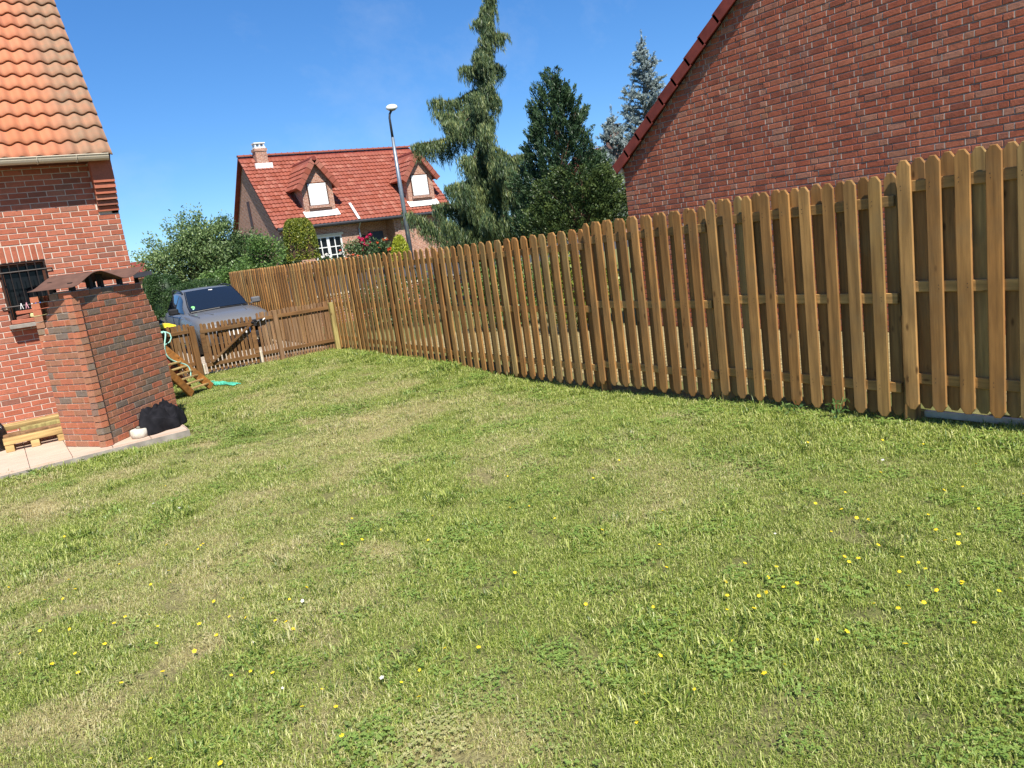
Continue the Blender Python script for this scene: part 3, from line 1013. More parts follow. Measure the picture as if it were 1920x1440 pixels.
base = t.ramp(r_n, [(0, lin('#b0704f')), (0.4, lin('#bb7b5b')), (0.7, lin('#b57455')), (1.0, lin('#a2664c'))])
stn = t.noise(t.mapping(p_, (2.0, 2.0, 6.0)), 2.2, 6, 0.65)
base = t.mix(t.math('MULTIPLY', t.ramp(stn, [(0.45, (0, 0, 0)), (0.72, (1, 1, 1))]), 0.36), base, lin('#8a6a58'))
# lichen and soot gather along the verge (x) - wear on the tiles themselves
sx = t.new('SeparateXYZ')
t.put(p_, sx.inputs[0])
edge = t.math('MULTIPLY', t.ramp(t.math('SUBTRACT', sx.outputs[0], 1.20), [(0.0, (0, 0, 0)), (0.30, (1, 1, 1))]), t.noise(p_, 7, 5, 0.7))
base = t.mix(t.math('MULTIPLY', edge, 1.3, True), base, lin('#857560'))
M_PANTILE = t.surf(base, 0.85, bump=t.noise(p_, 40, 4), bstr=0.25, bdist=0.004, spec=0.2)
M_ROOFBASE = simple('roof_batten', '#4a3328', 0.9)
roof = roof_mb.build('roof', M_ROOFBASE, house)
WL[roof] = WL[house]
TW, TE = 0.194, 0.272                    # tile width, exposed length
def pantile_mesh(seed):
    r = np.random.default_rng(seed)
    rows = []
    nseg = 10
    for s_, lift in ((0.0, 0.034), (0.0, 0.050), (TE * 0.5, 0.036), (TE + 0.05, 0.014)):
        row = []
        for k in range(nseg + 1):
            a = k / nseg
            w = 0.024 * cos(2 * pi * a + pi) + 0.0 + (r.random() - 0.5) * 0.0008
            row.append(((a - 0.5) * (TW + 0.004), s_, lift + w))
        rows.append(row)
    # slope coordinates -> world-oriented local coordinates
    out = [[(x, dy * s2 + nyv * o, dz * s2 + nzv * o) for (x, s2, o) in row] for row in rows]
    mb = MB().grid(out)
    return mb.mesh('roof_tile', M_PANTILE, smooth=False, attr=True)
pmesh = [pantile_mesh(k) for k in range(3)]
for m_ in pmesh:
    m_.polygons.foreach_set('use_smooth', [p.index >= 10 for p in m_.polygons])
nrow = int(rl / TE)
tile_rest = MB()
for i in range(nrow):
    for j in range(28):
        xc = WX + 0.035 - TW / 2 - j * TW
        if xc < XL + 0.1: continue
        base_pt = Vector(rp(xc, i * TE - 0.03, 0.0))
        ok_ = seen((base_pt,), 80) and j < 9
        m_ = pmesh[random.randrange(3)]
        if ok_:
            link('roof_tile', m_, roof, base_pt, (random.uniform(-0.008, 0.008), random.uniform(-0.008, 0.008), 0))
        else:
            tile_rest.add([(v_.co.x + base_pt.x, v_.co.y + base_pt.y, v_.co.z + base_pt.z) for v_ in m_.vertices], [tuple(p.vertices) for p in m_.polygons], random.random())
tile_rest.build('roof_tiling', M_PANTILE, roof, attr=True, kind='stuff', smooth=True)
# verge closing board under the tile ends
MB().extrude([rp(WX - 0.02, 0.0, -0.10), rp(WX - 0.02, rl, -0.10), rp(WX - 0.02, rl, 0.01), rp(WX - 0.02, 0.0, 0.01)], (0.03, 0, 0)).build('verge_board', M_ROOFBASE, roof)
# gutter with brackets
gut = MB()
def gprof(x):
    pts = []
    for k in range(9):
        a = pi + pi * k / 8
        pts.append((x, EY - 0.075 + 0.062 * cos(a), EZ - 0.015 + 0.075 * sin(a)))
    for k in range(8, -1, -1):
        a = pi + pi * k / 8
        pts.append((x, EY - 0.075 + 0.056 * cos(a), EZ - 0.015 + 0.068 * sin(a)))
    return pts
gut.grid([gprof(XL), gprof(WX - 0.03)], close=True)
gut.add(gprof(WX - 0.03)[:9] + [], [tuple(range(9))])
gut.tube([(XL, EY - 0.137, EZ - 0.012), (WX - 0.03, EY - 0.137, EZ - 0.012)], 0.010, 6)
gutter = gut.build('gutter', M_GUTTER, house)
WL[gutter] = WL[house]
for xx in (1.42, 0.96, 0.50, 0.04, -0.42, -0.9):
    gb = MB()
    pts = [(xx, EY - 0.075 + 0.068 * cos(pi + pi * k / 8), EZ - 0.015 + 0.081 * sin(pi + pi * k / 8)) for k in range(9)]
    gb.tube(pts + [(xx, EY - 0.0, EZ + 0.0)], 0.007, 5)
    gb.build('gutter_bracket', M_GUTTER, gutter)
# soffit behind the gutter
MB().box(((XL + WX) / 2 - 0.01, WY - 0.17, EZ - 0.055), (WX - XL - 0.03, 0.33, 0.03)).build('soffit', M_DARKWOOD, house)

# ------------------------------------------------------------------ barbecue
bbq = thing('brick_barbecue', (1.1, 10.2, PZ), 'brick garden barbecue with curved metal chimney cap at the patio corner', 'barbecue')
Lc, Fc, Rc, Kc, Jc = Vector((0.42, 10.17, 0)), Vector((0.77, 9.53, 0)), Vector((1.76, 10.69, 0)), Vector((1.45, 11.25, 0)), Vector((0.62, 11.0, 0))
NC, CB = 24, 0.0722
ZB = PZ + 0.0
aR = (Rc - Fc).normalized()
aL = (Fc - Lc).normalized()
LR, LL = (Rc - Fc).length, (Fc - Lc).length
core = MB()
def step(k): return max(0, k - (NC - 8)) * 0.030
def inset(poly, d):
    out = []
    n = len(poly)
    for i in range(n):
        a, b, c_ = Vector(poly[i - 1]), Vector(poly[i]), Vector(poly[(i + 1) % n])
        e0, e1 = (b - a).normalized(), (c_ - b).normalized()
        n0, n1 = Vector((-e0.y, e0.x)), Vector((-e1.y, e1.x))
        m = (n0 + n1)
        m = m / max(0.3, m.dot(n0))
        out.append((b.x + m.x * d, b.y + m.y * d))
    return out
def ring(k):
    s_ = step(k)
    sl = max(0, k - (NC - 9)) * 0.045
    a = Fc + aR * (LR - s_)
    l_ = Fc - aL * (LL - sl)
    return [l_, Fc, a, Kc - aR * s_, Jc + aR * sl * 0.5]
for k in range(NC):
    poly = [(q.x, q.y) for q in ring(k)]
    cx, cy = sum(q[0] for q in poly) / 5, sum(q[1] for q in poly) / 5
    poly = inset(poly, 0.002)
    core.prism(poly, ZB + k * CB, ZB + (k + 1) * CB - 0.0005)
body = core.build('masonry', M_MORTAR_B, bbq)
WL[body] = WL[bbq]
bb = BrickWall(M_BRICK_BBQ, body, proud=0.0)
def bbq_face(p0fun, dirv, lenfun, objects=True, from_end=False):
    d = Vector(dirv).normalized()
    ang = atan2(d.y, d.x)
    bl, jt = 0.208, 0.011
    for k in range(NC):
        p0, L = p0fun(k), lenfun(k)
        zc = ZB + (k + 0.5) * CB
        x = -(bl + jt) * ((k + (1 if from_end else 0)) % 2) * 0.5
        while x < L:
            lo, hi = max(0.0, x), min(L, x + bl)
            x += bl + jt
            if hi - lo < 0.025: continue
            if from_end: lo, hi = L - hi, L - lo
            q = p0 + d * ((lo + hi) / 2) + Vector((d.y, -d.x, 0)) * (0.006 + random.uniform(-0.0012, 0.0012))
            bb.brick((q.x, q.y, zc), round(hi - lo, 3), CB - jt, ang, 0.085, rank=(q - CAM).length if objects else 99)
bbq_face(lambda k: Fc - aR * 0.0055, aR, lambda k: LR - step(k) + 0.0055)
bbq_face(lambda k: Fc - aL * (LL - max(0, k - (NC - 9)) * 0.045), aL, lambda k: LL - max(0, k - (NC - 9)) * 0.045 + 0.0055, from_end=True)
bbq_face(lambda k: Fc + aR * (LR - step(k)), (Kc - Rc), lambda k: (Kc - Rc).length, False)
bbq_face(lambda k: Kc - aR * step(k), (Jc - Kc), lambda k: (Jc - Kc).length - 0.1, False)
bbq_face(lambda k: Jc, (Lc - Jc), lambda k: (Lc - Jc).length - 0.02, False)
bb.build(300, visible=lambda q: q[5] < 50)
# curved sheet cap on four stub posts
nR = Vector((aR.y, -aR.x, 0))            # outward from the wide face
def cap_z(t_):
    pts = [(-0.06, 1.865), (0.05, 1.882), (0.16, 1.93), (0.32, 1.995), (0.48, 2.015), (0.66, 1.965), (0.87, 1.90), (1.02, 1.90), (1.18, 1.945), (1.34, 2.02)]
    for (a, za), (b, zb) in zip(pts, pts[1:]):
        if a <= t_ <= b:
            k = (t_ - a) / (b - a)
            return za + (zb - za) * k
    return pts[-1][1]
def cap_zs(t_):
    return sum(cap_z(min(1.34, max(-0.06, t_ + e))) for e in (-0.05, -0.025, 0, 0.025, 0.05)) / 5
rows_t, rows_b = [], []
for i in range(41):
    t_ = -0.06 + 1.40 * i / 40
    z = cap_zs(t_)
    row = []
    for o in (0.08, -0.03, -0.2, -0.44):
        q = Fc + aR * t_ + nR * o
        row.append((q.x, q.y, z + (0.08 - o) * 0.02))
    rows_t.append(row)
    rows_b.append([(a, b, c - 0.005) for a, b, c in row])
cm = MB().grid(rows_t)
nb = len(cm.v)
cm.grid([list(reversed(r_)) for r_ in rows_b])
ringt = [rows_t[i][0] for i in range(41)] + [rows_t[40][j] for j in range(1, 4)] + [rows_t[i][3] for i in range(39, -1, -1)] + [rows_t[0][j] for j in (2, 1)]
cm.grid([ringt, [(a, b, c - 0.005) for a, b, c in ringt]], close=True)
cap = cm.build('chimney_cap', M_RUST, bbq, smooth=False)
WL[cap] = WL[bbq]
ztop = ZB + NC * CB
for (t_, o) in ((0.12, -0.05), (0.42, -0.05), (0.62, -0.05), (0.98, -0.05), (0.2, -0.34), (0.9, -0.34)):
    q = Fc + aR * t_ + nR * o
    MB().box((q.x, q.y, (ztop + cap_zs(t_)) / 2 - 0.0), (0.05, 0.05, cap_zs(t_) - ztop + 0.01), rz=atan2(aR.y, aR.x)).build('cap_post', M_IRON, cap)
MB().prism([((q.x - 1.1) * 0.82 + 1.05, (q.y - 10.3) * 0.78 + 10.22) for q in ring(NC - 1)], ztop - 0.01, ztop + 0.012).build('top_slab', M_MORTAR_B, bbq)

# ------------------------------------------------------------------ right house (gable end towards the fence)
RX = 9.0
rh = thing('brick_house', (RX + 3, 4.9, 0), 'large dark red brick gable house behind the tall fence', 'house')
RY1 = 9.66                                # far corner
eave_z, rk = 2.60, tan(radians(36.0))     # rake line: z = eave_z + (RY1 - y)*rk up to the apex
apex_y = 2.2
def rake(y):
    return eave_z + (RY1 - y) * rk if y > apex_y else eave_z + (RY1 - apex_y) * rk - (apex_y - y) * rk
RY0 = 2 * apex_y - RY1
gw = MB()
gw.extrude([(RX, RY0, -0.1), (RX, RY1, -0.1), (RX, RY1, eave_z), (RX, apex_y, rake(apex_y)), (RX, RY0, eave_z)], (0.3, 0, 0))
gw.box((RX + 5.0, RY1 - 0.16, 1.2), (9.4, 0.3, 2.6))
gable = gw.build('gable_wall', M_MORTAR_R, rh)
WL[gable] = WL[rh]
gb_ = BrickWall(M_BRICK_RIGHT, gable, proud=0.010)
CR2 = 0.0765
def rclip(zc, crs):
    if zc + crs / 2 < eave_z: return (0.0, RY1 - RY0)
    s_ = (zc + crs / 2 - eave_z) / rk
    lo, hi = s_, (RY1 - RY0) - s_
    return (lo, hi) if hi - lo > 0.1 else None
# seen from the lawn, left to right runs towards -y
pts_ = []
lay(gb_, (RX, RY1, 0), (0, -1), RY1 - RY0, 0.0, 8.0, CR2, 0.205, joint=0.011, bond='flemish', bed=0.0155, clip=rclip, jit=0.003, pointing=pts_)
pm = MB()
for (c, ang, w_, h_, dp) in pts_:
    if c[1] > -0.8 and 1.0 < c[2] < 6.6: pm.box(c, (w_, dp, h_), rz=ang)
pm.build('pointing', simple('pale_pointing', '#b9a99c', 0.95, var=0.12, scale=20), gable, kind='stuff')
gb_.items = [q for q in gb_.items if q[0].y > -0.8 and q[0].z < 6.6]
gb_.build(300, visible=lambda q: seen(q, 0) and q[0].z > 1.75)
# roof slope, verge tiles along the rake
M_VERGE = simple('red_verge_tile', '#7c3a30', 0.75, var=0.18, scale=5)
rr = MB()
sl_len = sqrt((RY1 + 0.3 - apex_y) ** 2 + (rake(apex_y) - rake(RY1 + 0.3)) ** 2)
def slope_pt(y, x, o):
    n = Vector((0, sin(radians(36)), cos(radians(36))))
    b = Vector((x, y, rake(y)))
    return b + n * o
for (ya, yb) in ((RY1 + 0.05, apex_y),):
    rr.add([slope_pt(ya, RX + 0.02, 0.02), slope_pt(ya, RX + 9.5, 0.02), slope_pt(yb, RX + 9.5, 0.02), slope_pt(yb, RX + 0.02, 0.02), slope_pt(ya, RX + 0.02, 0.10), slope_pt(ya, RX + 9.5, 0.10), slope_pt(yb, RX + 9.5, 0.10), slope_pt(yb, RX + 0.02, 0.10)], [(0, 1, 2, 3), (7, 6, 5, 4), (0, 4, 5, 1), (1, 5, 6, 2), (2, 6, 7, 3), (3, 7, 4, 0)])
rr.add([(RX + 0.02, apex_y, rake(apex_y) + 0.1), (RX + 9.5, apex_y, rake(apex_y) + 0.1), (RX + 9.5, RY0 - 0.3, rake(RY0) - 0.12), (RX + 0.02, RY0 - 0.3, rake(RY0) - 0.12)], [(0, 1, 2, 3), (3, 2, 1, 0)])
rroof = rr.build('roof', M_VERGE, rh)
WL[rroof] = WL[rh]
y = RY1 + 0.06
k = 0
while y > apex_y - 0.2:
    y2 = y - 0.285
    n = Vector((0, sin(radians(36)), cos(radians(36))))
    a0, a1 = slope_pt(y, RX - 0.13, 0.0), slope_pt(y2 - 0.03, RX - 0.13, 0.0)
    lo, up = -0.06, 0.10
    lift0, lift1 = 0.022, 0.0
    q = [a0 + n * (lo + lift0), a1 + n * (lo + lift1), a1 + n * (up + lift1), a0 + n * (up + lift0)]
    mb = MB().extrude(q, (0.022, 0, 0))
    qt = [a0 + n * (up - 0.02 + lift0), a1 + n * (up - 0.02 + lift1), a1 + n * (up + lift1), a0 + n * (up + lift0)]
    mb.extrude([p + Vector((0.0225, 0, 0)) for p in qt], (0.26, 0, 0))
    mb.build('verge_tile', M_VERGE, rroof)
    y = y2
# mirror verge beyond the apex, outside the picture
# eaves gutter end
MB().tube([(RX - 0.02, RY1 + 0.10, eave_z - 0.02), (RX + 9.4, RY1 + 0.10, eave_z - 0.02)], 0.055, 10).build('gutter', M_WHITE, rh)
# ------------------------------------------------------------------ tall picket fence
def fence_x(y): return 5.43 + 0.0200 * y + 0.0
fence = thing('picket_fence', (5.6, 12.0, 0), 'tall brown double-sided picket fence stepping along the lawn', 'fence')
PH = 1.80
def picket_mesh(seed, w=0.098, th=0.021, h=PH, cut=0.030, cutz=0.042):
    """flat board with cut corners at both ends, softened front edges; origin at the bottom centre, board faces -x"""
    r = np.random.default_rng(seed)
    j = lambda: (r.random() - 0.5) * 0.004
    hw_, b = w / 2, 0.004
    def outline(s_):
        a = hw_ - s_
        return [(-a + cut, s_), (a - cut, s_), (a, s_ + cutz), (a + j() * 0.3, h - cutz - s_), (a - cut, h - s_), (-a + cut, h - s_), (-a, h - cutz - s_), (-a, s_ + cutz)]
    o0, o1 = outline(0.0), outline(b)
    warp = [(r.random() - 0.5) * 0.006 for _ in range(2)]
    def at(p, x):
        yy, zz = p
        return (x + warp[0] * sin(pi * zz / h) + 0.0, yy + warp[1] * sin(pi * zz / h), zz)
    vs_ = [at(p, -th / 2) for p in o1] + [at(p, -th / 2 + b) for p in o0] + [at(p, th / 2 - b) for p in o0] + [at(p, th / 2) for p in o1]
    fs = [tuple(range(8)), tuple(reversed(range(24, 32)))]
    for L in range(3):
        for k in range(8):
            k2 = (k + 1) % 8
            fs.append((L * 8 + k2, L * 8 + k, (L + 1) * 8 + k, (L + 1) * 8 + k2))
    mb = MB().add(vs_, fs)
    nf = len(mb.f)
    for zr in (0.215, 0.245, 0.89, 0.92, 1.595, 1.625):        # nail heads
        yy, zz = (0.02 if int(zr * 1000) % 2 else -0.02) + j(), zr + j()
        c = Vector(at((yy, zz), -th / 2 - 0.0012))
        mb.add([c + Vector((0, 0.0038 * cos(a * pi / 3), 0.0038 * sin(a * pi / 3))) for a in range(6)] + [c + Vector((0.0015, 0, 0))], [tuple(range(6))])
    m_ = mb.mesh('picket', M_PICKET)
    m_.materials.append(M_IRON)
    m_.polygons.foreach_set('material_index', [0 if p < nf else 1 for p in range(len(m_.polygons))])
    return m_
pk = [picket_mesh(k) for k in range(5)]
pbase = {0: 0.13, 1: 0.045, 2: 0.0, 3: -0.055, 4: -0.06, 5: -0.04, 6: -0.015, 7: 0.0, 8: 0.01, 9: 0.015, 10: 0.02, 11: 0.02}
RT = 0.026
rail_meshes = {}
for pn in range(12):
    y0 = 1.36 + pn * 1.80
    z0 = pbase[pn]
    for k in range(9):
        yy = y0 + 0.115 + k * 0.196 + random.uniform(-0.004, 0.004)
        link('picket', pk[random.randrange(5)], fence, (fence_x(yy) - RT / 2 - 0.0115, yy, z0 + random.uniform(-0.006, 0.006)), (random.uniform(-0.006, 0.006), random.uniform(-0.003, 0.003), 0.02 + random.uniform(-0.01, 0.01)))
    for k in range(9 if pn < 11 else 10):
        yy = y0 + 0.03 + k * 0.196 + random.uniform(-0.004, 0.004)
        link('picket', pk[random.randrange(5)], fence, (fence_x(yy) + RT / 2 + 0.0115, yy, z0 + random.uniform(-0.006, 0.006) + 0.004), (random.uniform(-0.006, 0.006), 0, 0.02 + random.uniform(-0.01, 0.01)))
    for zr in (0.23, 0.905, 1.61):
        ya, yb = y0 - 0.02, y0 + 1.74
        mb = MB().bar((fence_x(ya), ya, z0 + zr), (fence_x(yb), yb, z0 + zr), RT, 0.078, bev=0.004)
        c = (fence_x(y0), y0, z0 + zr)
        mb.build('rail', M_RAIL, fence, origin=c)
    # post, set behind the rails at the joint
    yp = y0 - 0.06
    MB().box((fence_x(yp) + 0.062, yp, 0.82 + z0), (0.078, 0.092, 1.80), bev=0.004).build('post', M_PICKET, fence, origin=(fence_x(yp), yp, 0))
yp = 1.36 + 12 * 1.80 - 0.02
MB().box((fence_x(yp) + 0.05, yp, 0.88), (0.08, 0.09, 1.76), bev=0.004).build('post', M_PICKET, fence, origin=(fence_x(yp), yp, 0))
# pale gravel board lying behind the nearest panel, small concrete footings under the next ones
gbm = MB().bar((5.72, 1.0, 0.07), (5.64, 3.05, 0.05), 0.03, 0.05, bev=0.004)
tag(gbm.build('gravel_board', M_LIMESTONE, origin=(5.7, 2.0, 0.0)), 'pale board lying along the foot of the nearest fence panel', 'board')

# ------------------------------------------------------------------ low fences and gate
LY = 15.02
def low_slat(w=0.058, th=0.016, h=0.92, cut=0.018, mat=None):
    hw_ = w / 2
    out = [(-hw_, 0), (hw_, 0), (hw_, h - cut), (hw_ - cut, h), (-hw_ + cut, h), (-hw_, h - cut)]
    mb = MB().extrude([(x, -th / 2, z) for x, z in out], (0, th, 0))
    return mb.mesh('slat', mat)
sl_a, sl_b = low_slat(mat=M_LOWWOOD), low_slat(mat=M_LOWWOOD2)
def low_run(name, label, xa, xb, ya, yb, n, z0, hs, mat, smesh, rails, cat, top_drop=0.0):
    ang = atan2(yb - ya, xb - xa)
    root = thing(name, (xa, ya, z0), label, cat)
    for k in range(n):
        f_ = (k + 0.5) / n
        x, y = xa + (xb - xa) * f_, ya + (yb - ya) * f_
        link('slat', smesh, root, (x, y, z0 + random.uniform(-0.006, 0.006)), (0, random.uniform(-0.012, 0.012), ang), (0.80 if 'weathered' in label else 0.92, 1, hs / 0.92 * random.uniform(0.99, 1.01)))
    off = Vector((sin(ang), -cos(ang), 0)) * 0.028
    for zr in rails:
        MB().bar(Vector((xa, ya, z0 + zr)) + off, Vector((xb, yb, z0 + zr)) + off, 0.036, 0.066, bev=0.003).build('rail', M_LOWRAIL, root, origin=(xa, ya, z0 + zr))
    return root, off, ang
# right run, up to the pale end post
rr_, off, ang = low_run('low_fence', 'low weathered brown picket fence between the gate and the tall fence', 4.17, 5.62, LY, LY - 0.05, 24, 0.0, 0.99, M_LOWWOOD2, sl_b, (0.20, 0.86), 'fence')
MB().box((4.52, LY - 0.065, 0.49), (0.085, 0.075, 0.98), bev=0.004).build('post', M_LOWWOOD2, rr_, origin=(4.52, LY, 0))
ep = MB()
ep.box((5.645, LY - 0.13, 0.47), (0.085, 0.085, 0.97), bev=0.005)
tag(ep.build('fence_post', M_NEWPOST, origin=(5.645, LY - 0.13, 0)), 'pale new wooden post where low fence meets tall fence', 'post')
# left run, disappearing behind the barbecue
lr_, off, ang = low_run('low_fence', 'short run of low dark brown pickets left of the gate', 1.95, 2.98, LY + 0.06, LY + 0.06, 15, 0.05, 0.94, M_LOWWOOD, sl_a, (0.20, 0.80), 'fence')
MB().box((2.985, LY - 0.01, 0.47), (0.10, 0.09, 0.94), bev=0.004).build('post', M_LOWWOOD, lr_, origin=(2.985, LY, 0))
# gate with a diagonal brace
gate, off, ang = low_run('wooden_gate', 'low brown wooden gate with diagonal brace, in front of the parked car', 3.12, 4.10, LY, LY - 0.02, 13, 0.05, 0.90, M_LOWWOOD, sl_a, (0.14, 0.76), 'gate')
for xx in (3.15, 4.07):
    MB().box((xx, LY - 0.028, 0.45 + 0.05), (0.085, 0.034, 0.54), bev=0.003).build('stile', M_LOWRAIL, gate, origin=(xx, LY, 0.2))
MB().bar((3.22, LY - 0.066, 0.23), (4.05, LY - 0.076, 0.80), 0.032, 0.07, up=(0, 1, 0), bev=0.003).build('brace', M_LOWRAIL, gate, origin=(3.6, LY, 0.2))
ch = MB()
for k in range(5): ch.tube([(4.05 + k * 0.055, LY - 0.07 - 0.01 * (k % 2), 0.83 + 0.015 * (k % 2)), (4.05 + (k + 1) * 0.055, LY - 0.07, 0.82 + 0.01 * k)], 0.022, 6)
ch.build('latch_chain', M_BLACK, gate, origin=(4.1, LY, 0.8))
chunk('stone_block', (3.05, LY + 0.16, 0.10), (0.13, 0.12, 0.20), 0.2, M_LIMESTONE, 'pale rough stone block between left fence post and gate', 'stone', 12)
chunk('stone_block', (4.155, LY + 0.18, 0.12), (0.10, 0.12, 0.24), 0.0, M_LIMESTONE, 'pale upright stone at the latch side of the gate', 'stone', 13)

# ------------------------------------------------------------------ timber frame leaning against the barbecue, rope, hose
fr = thing('timber_frame', (2.1, 12.3, 0), 'slatted wooden frame with brown side boards leaning by the barbecue', 'frame')
A0, A1 = Vector((1.97, 12.62, 0.93)), Vector((2.70, 12.98, 0.05))      # back board
B0, B1 = Vector((1.93, 12.30, 0.60)), Vector((2.32, 12.60, 0.05))      # front board
MB().bar(A0, A1, 0.045, 0.12, bev=0.006).build('side_board', M_FRAMEWOOD, fr)
MB().bar(B0, B1, 0.045, 0.12, bev=0.006).build('side_board', M_FRAMEWOOD, fr)
for k in range(6):
    f_ = 0.42 + k * 0.10
    a = A0.lerp(A1, f_)
    b = Vector((a.x - 0.44, a.y - 0.40, a.z + 0.0))
    MB().bar(a, b, 0.06, 0.024, bev=0.003).build('slat', M_PALLET, fr)
pole = MB().tube([(1.93, 12.55, 0.78), (2.22, 12.62, 0.16)], 0.016, 8)
tag(pole.build('white_pole', M_WHITE, origin=(2.0, 12.5, 0.2)), 'short white pole resting inside the slatted wooden frame', 'pole')
brd = MB().bar((1.97, 12.66, 0.80), (2.34, 12.78, 0.14), 0.02, 0.07, bev=0.003)
tag(brd.build('plank', simple('reddish_plank', '#7a4434', 0.8), origin=(2.0, 12.7, 0.2)), 'narrow reddish plank standing inside the slatted wooden frame', 'plank')
M_ROPE = simple('pale_teal_rope', '#9fcfc0', 0.8)
M_HOSE = simple('teal_netting', '#4fae92', 0.7, var=0.2)
rp_ = MB()
path = []
for k in range(26):
    a = k / 25
    path.append((1.99 + 0.36 * a + 0.09 * sin(a * 9), 12.72 + 0.08 * cos(a * 7), 1.0 - 0.80 * a * a + 0.08 * sin(a * 8)))
rp_.tube(path, 0.011, 6)
path2 = [(1.99 + 0.24 * sin(k * 0.42) * (1 if k < 8 else 0.7), 12.76, 1.0 + 0.07 * sin(k * 0.8) - 0.012 * k) for k in range(14)]
rp_.tube(path2, 0.010, 6)
tag(rp_.build('rope', M_ROPE, origin=(2.0, 12.7, 0.0), smooth=True), 'pale green rope hanging in loops over the wooden frame', 'rope')
nt_ = MB()
r = np.random.default_rng(8)
for s_ in range(9):
    pth = []
    ph = r.random() * 6
    for k in range(22):
        a = k / 21
        pth.append((2.72 + 0.32 * a + 0.06 * sin(ph + a * 9 + s_), 13.55 - 0.75 * a + 0.10 * sin(ph * 2 + a * 7), 0.035 + 0.05 * abs(sin(ph + a * 11)) * (1 - a)))
    nt_.tube(pth, 0.008 + 0.004 * r.random(), 5)
tag(nt_.build('netting', M_HOSE, origin=(2.8, 13.2, 0.0), smooth=True), 'tangle of green netting lying on the grass beside the frame', 'netting')

# ------------------------------------------------------------------ things on the patio
pal = thing('wooden_pallet', (0.15, 11.0, PZ), 'raw wooden pallet with loose boards lying by the house wall', 'pallet')
for (x0, yy, z, L, w, h) in ((0.16, 10.72, PZ + 0.125, 0.66, 0.10, 0.075), (0.16, 10.90, PZ + 0.12, 0.66, 0.10, 0.024), (0.16, 11.08, PZ + 0.12, 0.66, 0.10, 0.024), (0.16, 11.26, PZ + 0.125, 0.66, 0.10, 0.03)):
    MB().box((x0, yy, z), (L, w, h), rz=0.01, bev=0.004).build('board', M_PALLET, pal, origin=(x0, yy, z))
for xx in (-0.12, 0.14, 0.42):
    MB().box((xx, 10.98, PZ + 0.042), (0.09, 0.62, 0.08), bev=0.004).build('block', M_PALLET, pal, origin=(xx, 10.98, PZ))
def plank(name, c, L, w, h, rz, mat, label, tilt=0):
    M = Matrix.Rotation(rz, 3, 'Z') @ Matrix.Rotation(tilt, 3, 'X')
    return tag(MB().box(c, (L, w, h), M=M, bev=0.004).build(name, mat, origin=c), label, 'plank', 'boards stacked on the pallet')
plank('plank', (0.16, 11.28, PZ + 0.215), 0.72, 0.11, 0.06, 0.02, M_PALLET, 'yellow board lying on the back of the pallet', 0.15)
plank('plank', (0.28, 11.14, PZ + 0.172), 0.50, 0.12, 0.055, 0.03, M_NEWPOST, 'short greenish board on top of the pallet')
plank('plank', (0.15, 10.94, PZ + 0.155), 0.62, 0.13, 0.035, -0.02, M_LOWWOOD2, 'thin brown board lying across the middle of the pallet')

def lump(name, center, prof, seed, mat, label, cat, n=40, m=22, amp=0.10, fold=9, fold_amp=0.35):
    """draped cloth or bag: a low mound with ridged folds; prof = half sizes x, y, height"""
    r = np.random.default_rng(seed)
    ph = r.random(12) * 6.28
    rows = []
    for i in range(m + 1):
        v_ = i / m
        row = []
        for k in range(n):
            a = 2 * pi * k / n
            rad = sin(v_ * pi / 2) ** 0.75
            f_ = 1 + amp * (sin(fold * a + ph[0] + 5 * v_) * 0.35 + sin(3 * a + ph[1]) * 0.6 + sin(5 * a + ph[2] - 4 * v_) * 0.5) * (0.3 + 0.7 * v_)
            x = prof[0] * rad * f_ * cos(a)
            y_ = prof[1] * rad * f_ * sin(a)
            z = prof[2] * (cos(v_ * pi / 2) ** 0.8) * (1 + 0.25 * sin(2 * a + ph[3]) * rad + 0.10 * sin(6 * a + ph[4] + 6 * v_))
            z += prof[2] * 0.10 * max(0, sin(fold * a + ph[5] + 7 * v_)) * sin(v_ * pi)
            rn_ = vnoise(np.array([a * 2.2 + ph[6]]), np.array([v_ * 3.2 + ph[7]]), seed, 1.0)[0]
            rn2 = vnoise(np.array([a * 5.0 + ph[8] + 2 * v_]), np.array([v_ * 7 + ph[9]]), seed + 1, 1.0)[0]
            z += prof[2] * fold_amp * ((1 - abs(2 * rn_ - 1)) * 0.55 + (1 - abs(2 * rn2 - 1)) * 0.28 - 0.3) * sin(min(1, v_ * 1.15) * pi) 
            row.append((center[0] + x, center[1] + y_, center[2] + max(0.0, z)))
        rows.append(row)
    mb = MB().grid(rows, close=True)
    mb.f.append(tuple(range(m * n, (m + 1) * n)))
    return tag(mb.build(name, mat, origin=center, smooth=True), label, cat)
t = NT('black_cloth')
nn = t.noise(t.pos(), 160, 3)
M_CLOTH = t.surf(t.ramp(t.noise(t.pos(), 9, 4), [(0.3, (0.008, 0.008, 0.010)), (0.7, (0.022, 0.021, 0.025))]), 0.95, bump=nn, bstr=0.4, bdist=0.003, spec=0.1)
jk = lump('black_jacket', (1.40, 9.86, PZ), (0.29, 0.19, 0.22), 4, M_CLOTH, 'crumpled black jacket lying at the foot of the barbecue', 'jacket', n=90, m=46, amp=0.18, fold=7, fold_amp=0.9)
jk.rotation_euler = (0, 0, 0.55)
t = NT('glossy_black_bag')
M_BAG = t.surf((0.010, 0.010, 0.012, 1), 0.22, bump=t.noise(t.pos(), 28, 5, 0.7), bstr=0.7, bdist=0.02, spec=0.6)
lump('rubbish_bag', (-0.30, 11.05, PZ), (0.19, 0.19, 0.36), 9, M_BAG, 'shiny black rubbish bag standing beside the pallet', 'bag', amp=0.08, fold=13)
